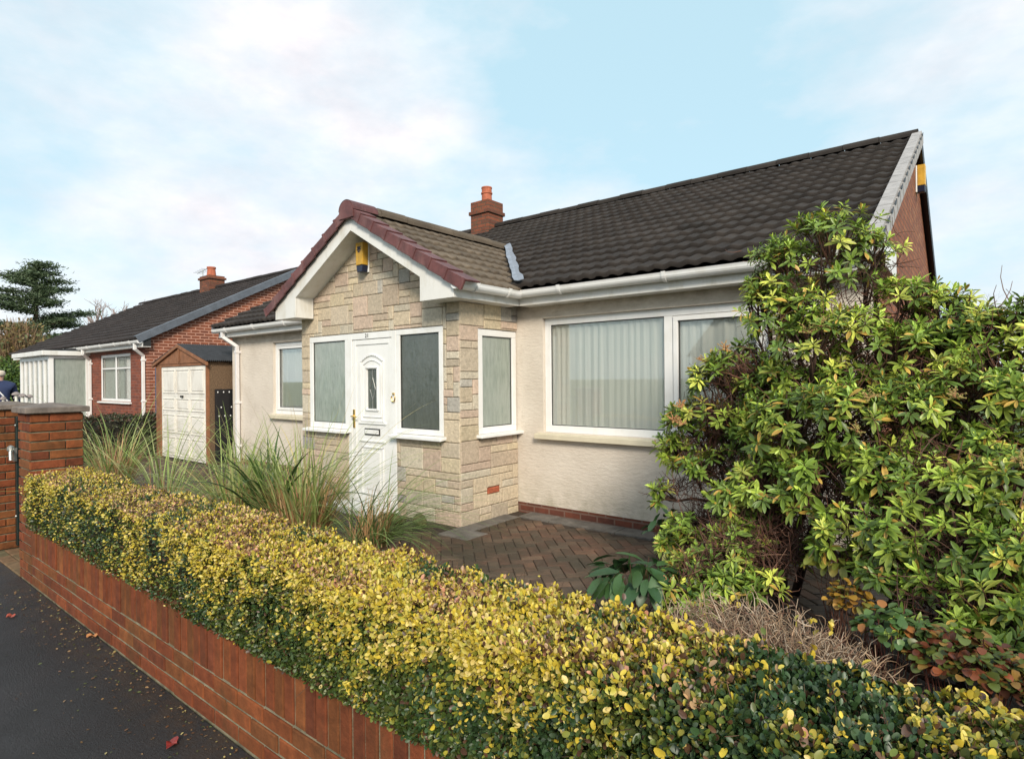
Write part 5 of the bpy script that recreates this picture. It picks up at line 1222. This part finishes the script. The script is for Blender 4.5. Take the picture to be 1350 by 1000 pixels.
def bush(px, py_top, py_bot, depth, rpx, label, cols, wts, n=9000, twig=None, name='bush'):
    z1 = CAMZ+(500-py_top)/778*depth; z0 = max(0, CAMZ+(500-py_bot)/778*depth); c = at(px, 500, depth); r = rpx*depth/778; root = thing(name, (c.x, c.y, 0), label, 'bush'); C0 = np.array([c.x, c.y, (z0+z1)/2]); ext = np.array([r, r, (z1-z0)/2])
    if twig:
        k = 1500; a = rng.uniform(0, 6.28, k); P0 = np.stack([c.x+.25*r*np.cos(a), c.y+.25*r*np.sin(a), np.zeros(k)], 1); P1 = C0+norm(rng.normal(0, 1, (k, 3))+np.array([0, 0, .8]))*ext*rng.uniform(.5, 1.05, (k, 1))
        V, Fc, m = tubes_np(P0, P1, np.full(k, .03), np.full(k, .006), rng.normal(0, .08, (k, 3)), 4, 3); npmesh('stems', V, Fc, np.repeat(pick(k, twig, [1]*len(twig)), m, 0), 'twig', root)
    v = norm(rng.normal(0, 1, (n, 3))); P = C0+v*ext*rng.uniform(.45, 1.0, (n, 1)); P += v*((vnoise(P, 1.6, 4)-.5)*.5*r)[:, None]; P[:, 2] = np.maximum(P[:, 2], .05); L = rng.uniform(.07, .14, n)*(depth/20)
    V, Fc, m = leaves(P, v+rng.normal(0, .8, (n, 3)), v+rng.normal(0, .6, (n, 3)), L, L*.5); npmesh('foliage', V, Fc, np.repeat(pick(n, cols, wts), m, 0), 'fleaf', root)
bush(22, 412, 540, 27, 40, 'tall brown upright-stemmed shrub below the conifer', [(.20, .14, .05), (.14, .12, .04), (.10, .12, .04)], [3, 2, 2], 3800, [(.26, .16, .09), (.30, .2, .12)], 'tall_shrub')
bush(60, 440, 540, 30, 26, 'olive green bush behind the bay porch of the brick bungalow', [(.09, .10, .03), (.06, .08, .025)], [1, 1], 6000)
bush(6, 470, 540, 24.5, 26, 'bright green bush at the left edge behind the walker', [(.10, .17, .03), (.06, .11, .025), (.15, .21, .05)], [2, 2, 1], 7000)
for i, (x_, y_, h_, r_, lab) in enumerate(((6, 34, 3.6, 4.5, 'rounded distant tree behind the right side of the plot'), (-3, 42, 4.2, 5, 'distant tree hidden mostly behind the main roof'), (16, 26, 3.8, 4, 'broad tree beyond the right boundary'), (-40, 48, 5.0, 7, 'distant wide tree left of the conifer'), (-52, 40, 5, 7, 'distant dark tree at the far left'))):
    root = thing('distant_tree', (x_, y_, 0), lab, 'tree', 'distant trees beyond the houses'); b = MB(); b.tube([(x_, y_, -.2), (x_+.1, y_, h_*.7)], [.25, .1], 7); b.build('trunk', 'farbark', root)
    n = 9000; v = norm(rng.normal(0, 1, (n, 3))); P = np.array([x_, y_, h_*.55])+v*np.array([r_*.7, r_*.7, h_*.45])*rng.uniform(.5, 1, (n, 1)); P += v*((vnoise(P, .8, i)-.5)*1.6)[:, None]; L = rng.uniform(.15, .3, n)
    V, Fc, m = leaves(P, v+rng.normal(0, .8, (n, 3)), v+rng.normal(0, .6, (n, 3)), L, L*.5); npmesh('crown', V, Fc, np.repeat(pick(n, [(.05, .07, .03), (.08, .09, .035), (.10, .08, .04)], [2, 2, 1]), m, 0), 'fleaf', root)

# ------------------------------------------------------------------ house across the street (mirrored in the window glass)
O2 = thing('bungalow', (-6, -19, 0), 'pale gabled bungalow across the street, seen mirrored in the window', 'house')
b = MB(); b.box((-11, -24, -.1), (0, -17, 2.5)); b.build('wall', 'nbx', O2)
slope('roof', (.2, -16.8, 2.5), (-11.4, 0, 0), (0, -3.9, 2.1), 'tile3', O2, sub=2); slope('rear_roof', (.2, -24.4, 2.5), (-11.4, 0, 0), (0, 3.7, 2.1), 'tile3', O2, sub=2)
b = MB(); b.box((-7.5, -17, 0), (-4, -15.6, 2.4)); b.prism([(-7.7, -15.58, 2.4), (-3.8, -15.58, 2.4), (-5.75, -15.58, 3.5)], (0, -4, 0)); b.build('porch', 'fascia', O2)
b = MB(); b.box((-3.2, -16.98, .9), (-1.0, -16.94, 2.1)); b.build('window', 'upvc', O2); b = MB(); b.box((-3.1, -16.937, 1.0), (-1.1, -16.93, 2.0)); b.build('pane', 'glass', O2)

# ------------------------------------------------------------------ walker
def person():
    p = at(0, 500, 11.2); root = thing('person', (p.x, p.y, 0), 'person in a navy jacket with pale hair walking away at the left edge', 'person'); k = 1.0
    def skin(name, vs, es, rad, material):
        me = bpy.data.meshes.new(name); me.from_pydata([(p.x+v[0]*1.05, p.y+v[1]*1.05, v[2]*1.085) for v in vs], es, []); o = bpy.data.objects.new(name, me); COL.objects.link(o)
        o.parent = root; o.matrix_parent_inverse = Matrix.Translation(-root.location)
        s = o.modifiers.new('s', 'SKIN'); 
        for i, r_ in enumerate(rad): me.skin_vertices[0].data[i].radius = (r_, r_*.85) if hasattr(r_, '__float__') else r_
        me.skin_vertices[0].data[0].use_root = True
        u = o.modifiers.new('u', 'SUBSURF'); u.levels = 2; u.render_levels = 2; me.materials.append(material); o.modifiers['s'].use_smooth_shade = True
    vs = [(0,0,.86),(0,0,1.05),(0,0,1.25),(0,0,1.36),(-.01,0,1.42),(-.02,0,1.475),(-.02,0,1.55),(-.015,0,1.60),
          (-.1,.09,.82),(-.2,.10,.46),(-.1,.10,.08),(-.22,.10,.03), (.1,-.09,.82),(.16,-.10,.45),(.34,-.10,.14),(.27,-.10,.03),
          (.0,.17,1.34),(-.06,.24,1.08),(.06,.25,.86), (.0,-.17,1.34),(.06,-.24,1.08),(-.06,-.25,.86)]
    es = [(0,1),(1,2),(2,3),(3,4),(4,5),(5,6),(6,7),(0,8),(8,9),(9,10),(10,11),(0,12),(12,13),(13,14),(14,15),(3,16),(16,17),(17,18),(3,19),(19,20),(20,21)]
    rad = [.10,.10,.11,.085,.05,.062,.085,.06,.085,.06,.042,.035,.085,.06,.042,.035,.055,.04,.026,.055,.04,.026]
    for w_, sx in ((18, -1), (21, 1)):                 # palm, four fingers of unequal length and a thumb
        wx, wy, wz = vs[w_]; n0 = len(vs); vs.append((wx-.01, wy, wz-.06)); es.append((w_, n0)); rad.append(.026)
        for k_, ln in enumerate((.070, .082, .076, .060)):
            dx = -.024+.016*k_; m0 = len(vs); vs += [(wx-.01+dx, wy, wz-.095), (wx-.016+dx, wy, wz-.095-ln*.5), (wx-.03+dx, wy, wz-.095-ln*.95)]; es += [(n0, m0), (m0, m0+1), (m0+1, m0+2)]; rad += [.0085, .008, .007]
        m0 = len(vs); vs += [(wx-.035, wy, wz-.055), (wx-.05, wy, wz-.09)]; es += [(n0, m0), (m0, m0+1)]; rad += [.010, .0085]
    vs.append((-.112, 0, 1.535)); es.append((6, len(vs)-1)); rad.append(.012)      # nose
    for sy in (1, -1): vs.append((-.015, sy*.088, 1.54)); es.append((6, len(vs)-1)); rad.append(.014)   # ears
    skin('body', vs, es, rad, simple('skin', (.45, .26, .19), .6, .08))
    skin('trousers', [(0,0,.9),(-.1,.09,.80),(-.2,.10,.46),(-.11,.10,.12),(.1,-.09,.80),(.16,-.10,.45),(.32,-.10,.17)], [(0,1),(1,2),(2,3),(0,4),(4,5),(5,6)], [.135,.105,.08,.065,.105,.08,.065], simple('dark_cloth', (.03, .03, .035), .85, .2, 12))
    skin('jacket', [(0,0,.74),(0,0,1.02),(0,0,1.25),(0,0,1.37),(0,.17,1.345),(-.06,.245,1.08),(.05,.255,.88),(0,-.17,1.345),(.06,-.245,1.08),(-.05,-.255,.88),(-.008,0,1.45)], [(0,1),(1,2),(2,3),(3,4),(4,5),(5,6),(3,7),(7,8),(8,9),(3,10)], [.19,.18,.175,.14,.085,.068,.05,.085,.068,.05,.085], simple('navy_cloth', (.018, .03, .085), .75, .2, 12))
    skin('hair', [(.012,0,1.50),(.014,0,1.56),(.0,0,1.615)], [(0,1),(1,2)], [.075,.092,.078], simple('pale_hair', (.6, .52, .42), .8))
    b = MB(); b.tube([(p.x+.165, p.y-.14, 1.48), (p.x+.195, p.y, 1.28), (p.x+.18, p.y+.14, 1.06)], .012, 6); b.build('strap', 'upvc', root)
person()

# ------------------------------------------------------------------ light and sky
SUN_EL, SUN_AZ = R(30), math.atan2(-.70, .72)       # direction towards the sun in the xy plane
sd = Vector((math.cos(SUN_AZ)*math.cos(SUN_EL), math.sin(SUN_AZ)*math.cos(SUN_EL), math.sin(SUN_EL)))
L = bpy.data.lights.new('sun', 'SUN'); L.energy = 2.6; L.angle = R(15); L.color = (1, .90, .76); lo = bpy.data.objects.new('sun', L); COL.objects.link(lo)
lo.rotation_euler = (-sd).to_track_quat('-Z', 'Y').to_euler()
W = bpy.data.worlds.new('World'); S.world = W; W.use_nodes = True; nt = W.node_tree; nt.nodes.clear()
o = N(nt, 'OutputWorld'); bg = N(nt, 'Background'); sky = N(nt, 'TexSky'); sky.sky_type = 'NISHITA'; sky.sun_disc = False; sky.sun_elevation = SUN_EL
sky.sun_rotation = math.pi/2-SUN_AZ; sky.air_density = 1.0; sky.dust_density = 1.2; sky.ozone_density = 1.5
tc = N(nt, 'TexCoord'); mp = N(nt, 'Mapping'); mp.inputs['Scale'].default_value = (1, 1, 2.1); mp.inputs['Location'].default_value = (.35, .1, .2); nt.links.new(tc.outputs['Generated'], mp.inputs[0])
f = noise_(nt, mp.outputs[0], 1.9, 9, .58); f2 = noise_(nt, mp.outputs[0], 5.5, 8, .6)
# more cloud towards the left (-x) and low right, a clear blue patch between
def dirfac(v, a, b_, c0, c1):
    d = N(nt, 'VectorMath', operation='DOT_PRODUCT'); nt.links.new(tc.outputs['Generated'], d.inputs[0]); d.inputs[1].default_value = Vector(v).normalized()
    m_ = N(nt, 'MapRange'); m_.interpolation_type = 'SMOOTHSTEP'; m_.inputs['From Min'].default_value = a; m_.inputs['From Max'].default_value = b_; m_.inputs['To Min'].default_value = c0; m_.inputs['To Max'].default_value = c1
    nt.links.new(d.outputs['Value'], m_.inputs[0]); return m_.outputs[0]
def madd(a, b_): n_ = N(nt, 'Math', operation='ADD'); nt.links.new(a, n_.inputs[0]); nt.links.new(b_, n_.inputs[1]); return n_.outputs[0]
blue = dirfac(at(860, 240, 10)-Vector((0,0,CAMZ)), .80, .99, 0, -.10)
left = dirfac(at(150, 250, 10)-Vector((0,0,CAMZ)), .70, .98, 0, .10)
right = dirfac(at(1330, 330, 10)-Vector((0,0,CAMZ)), .92, 1.0, 0, .05)
tl = dirfac(at(30, 20, 10)-Vector((0,0,CAMZ)), .95, 1.0, 0, -.12)
tot = madd(madd(madd(madd(f, blue), left), right), tl)
cm_ = ramp(nt, tot, [(.39, 0), (.67, 1)])
cc = ramp(nt, f2, [(.3, (6.5, 6.4, 6.8)), (.62, (8.4, 8.1, 8.2))])
skyc = mix(nt, .75, sky.outputs[0], (5.0, 7.2, 8.0))
nt.links.new(mix(nt, cm_, skyc, cc), bg.inputs[0]); bg.inputs[1].default_value = .09; nt.links.new(bg.outputs[0], o.inputs[0])
S.view_settings.view_transform = 'Standard'; S.view_settings.look = 'None'; S.view_settings.exposure = .6; S.view_settings.gamma = 1
S.render.engine = 'CYCLES'
S.cycles.max_bounces = 8; S.cycles.transparent_max_bounces = 12
S.render.resolution_x = 1024; S.render.resolution_y = 758
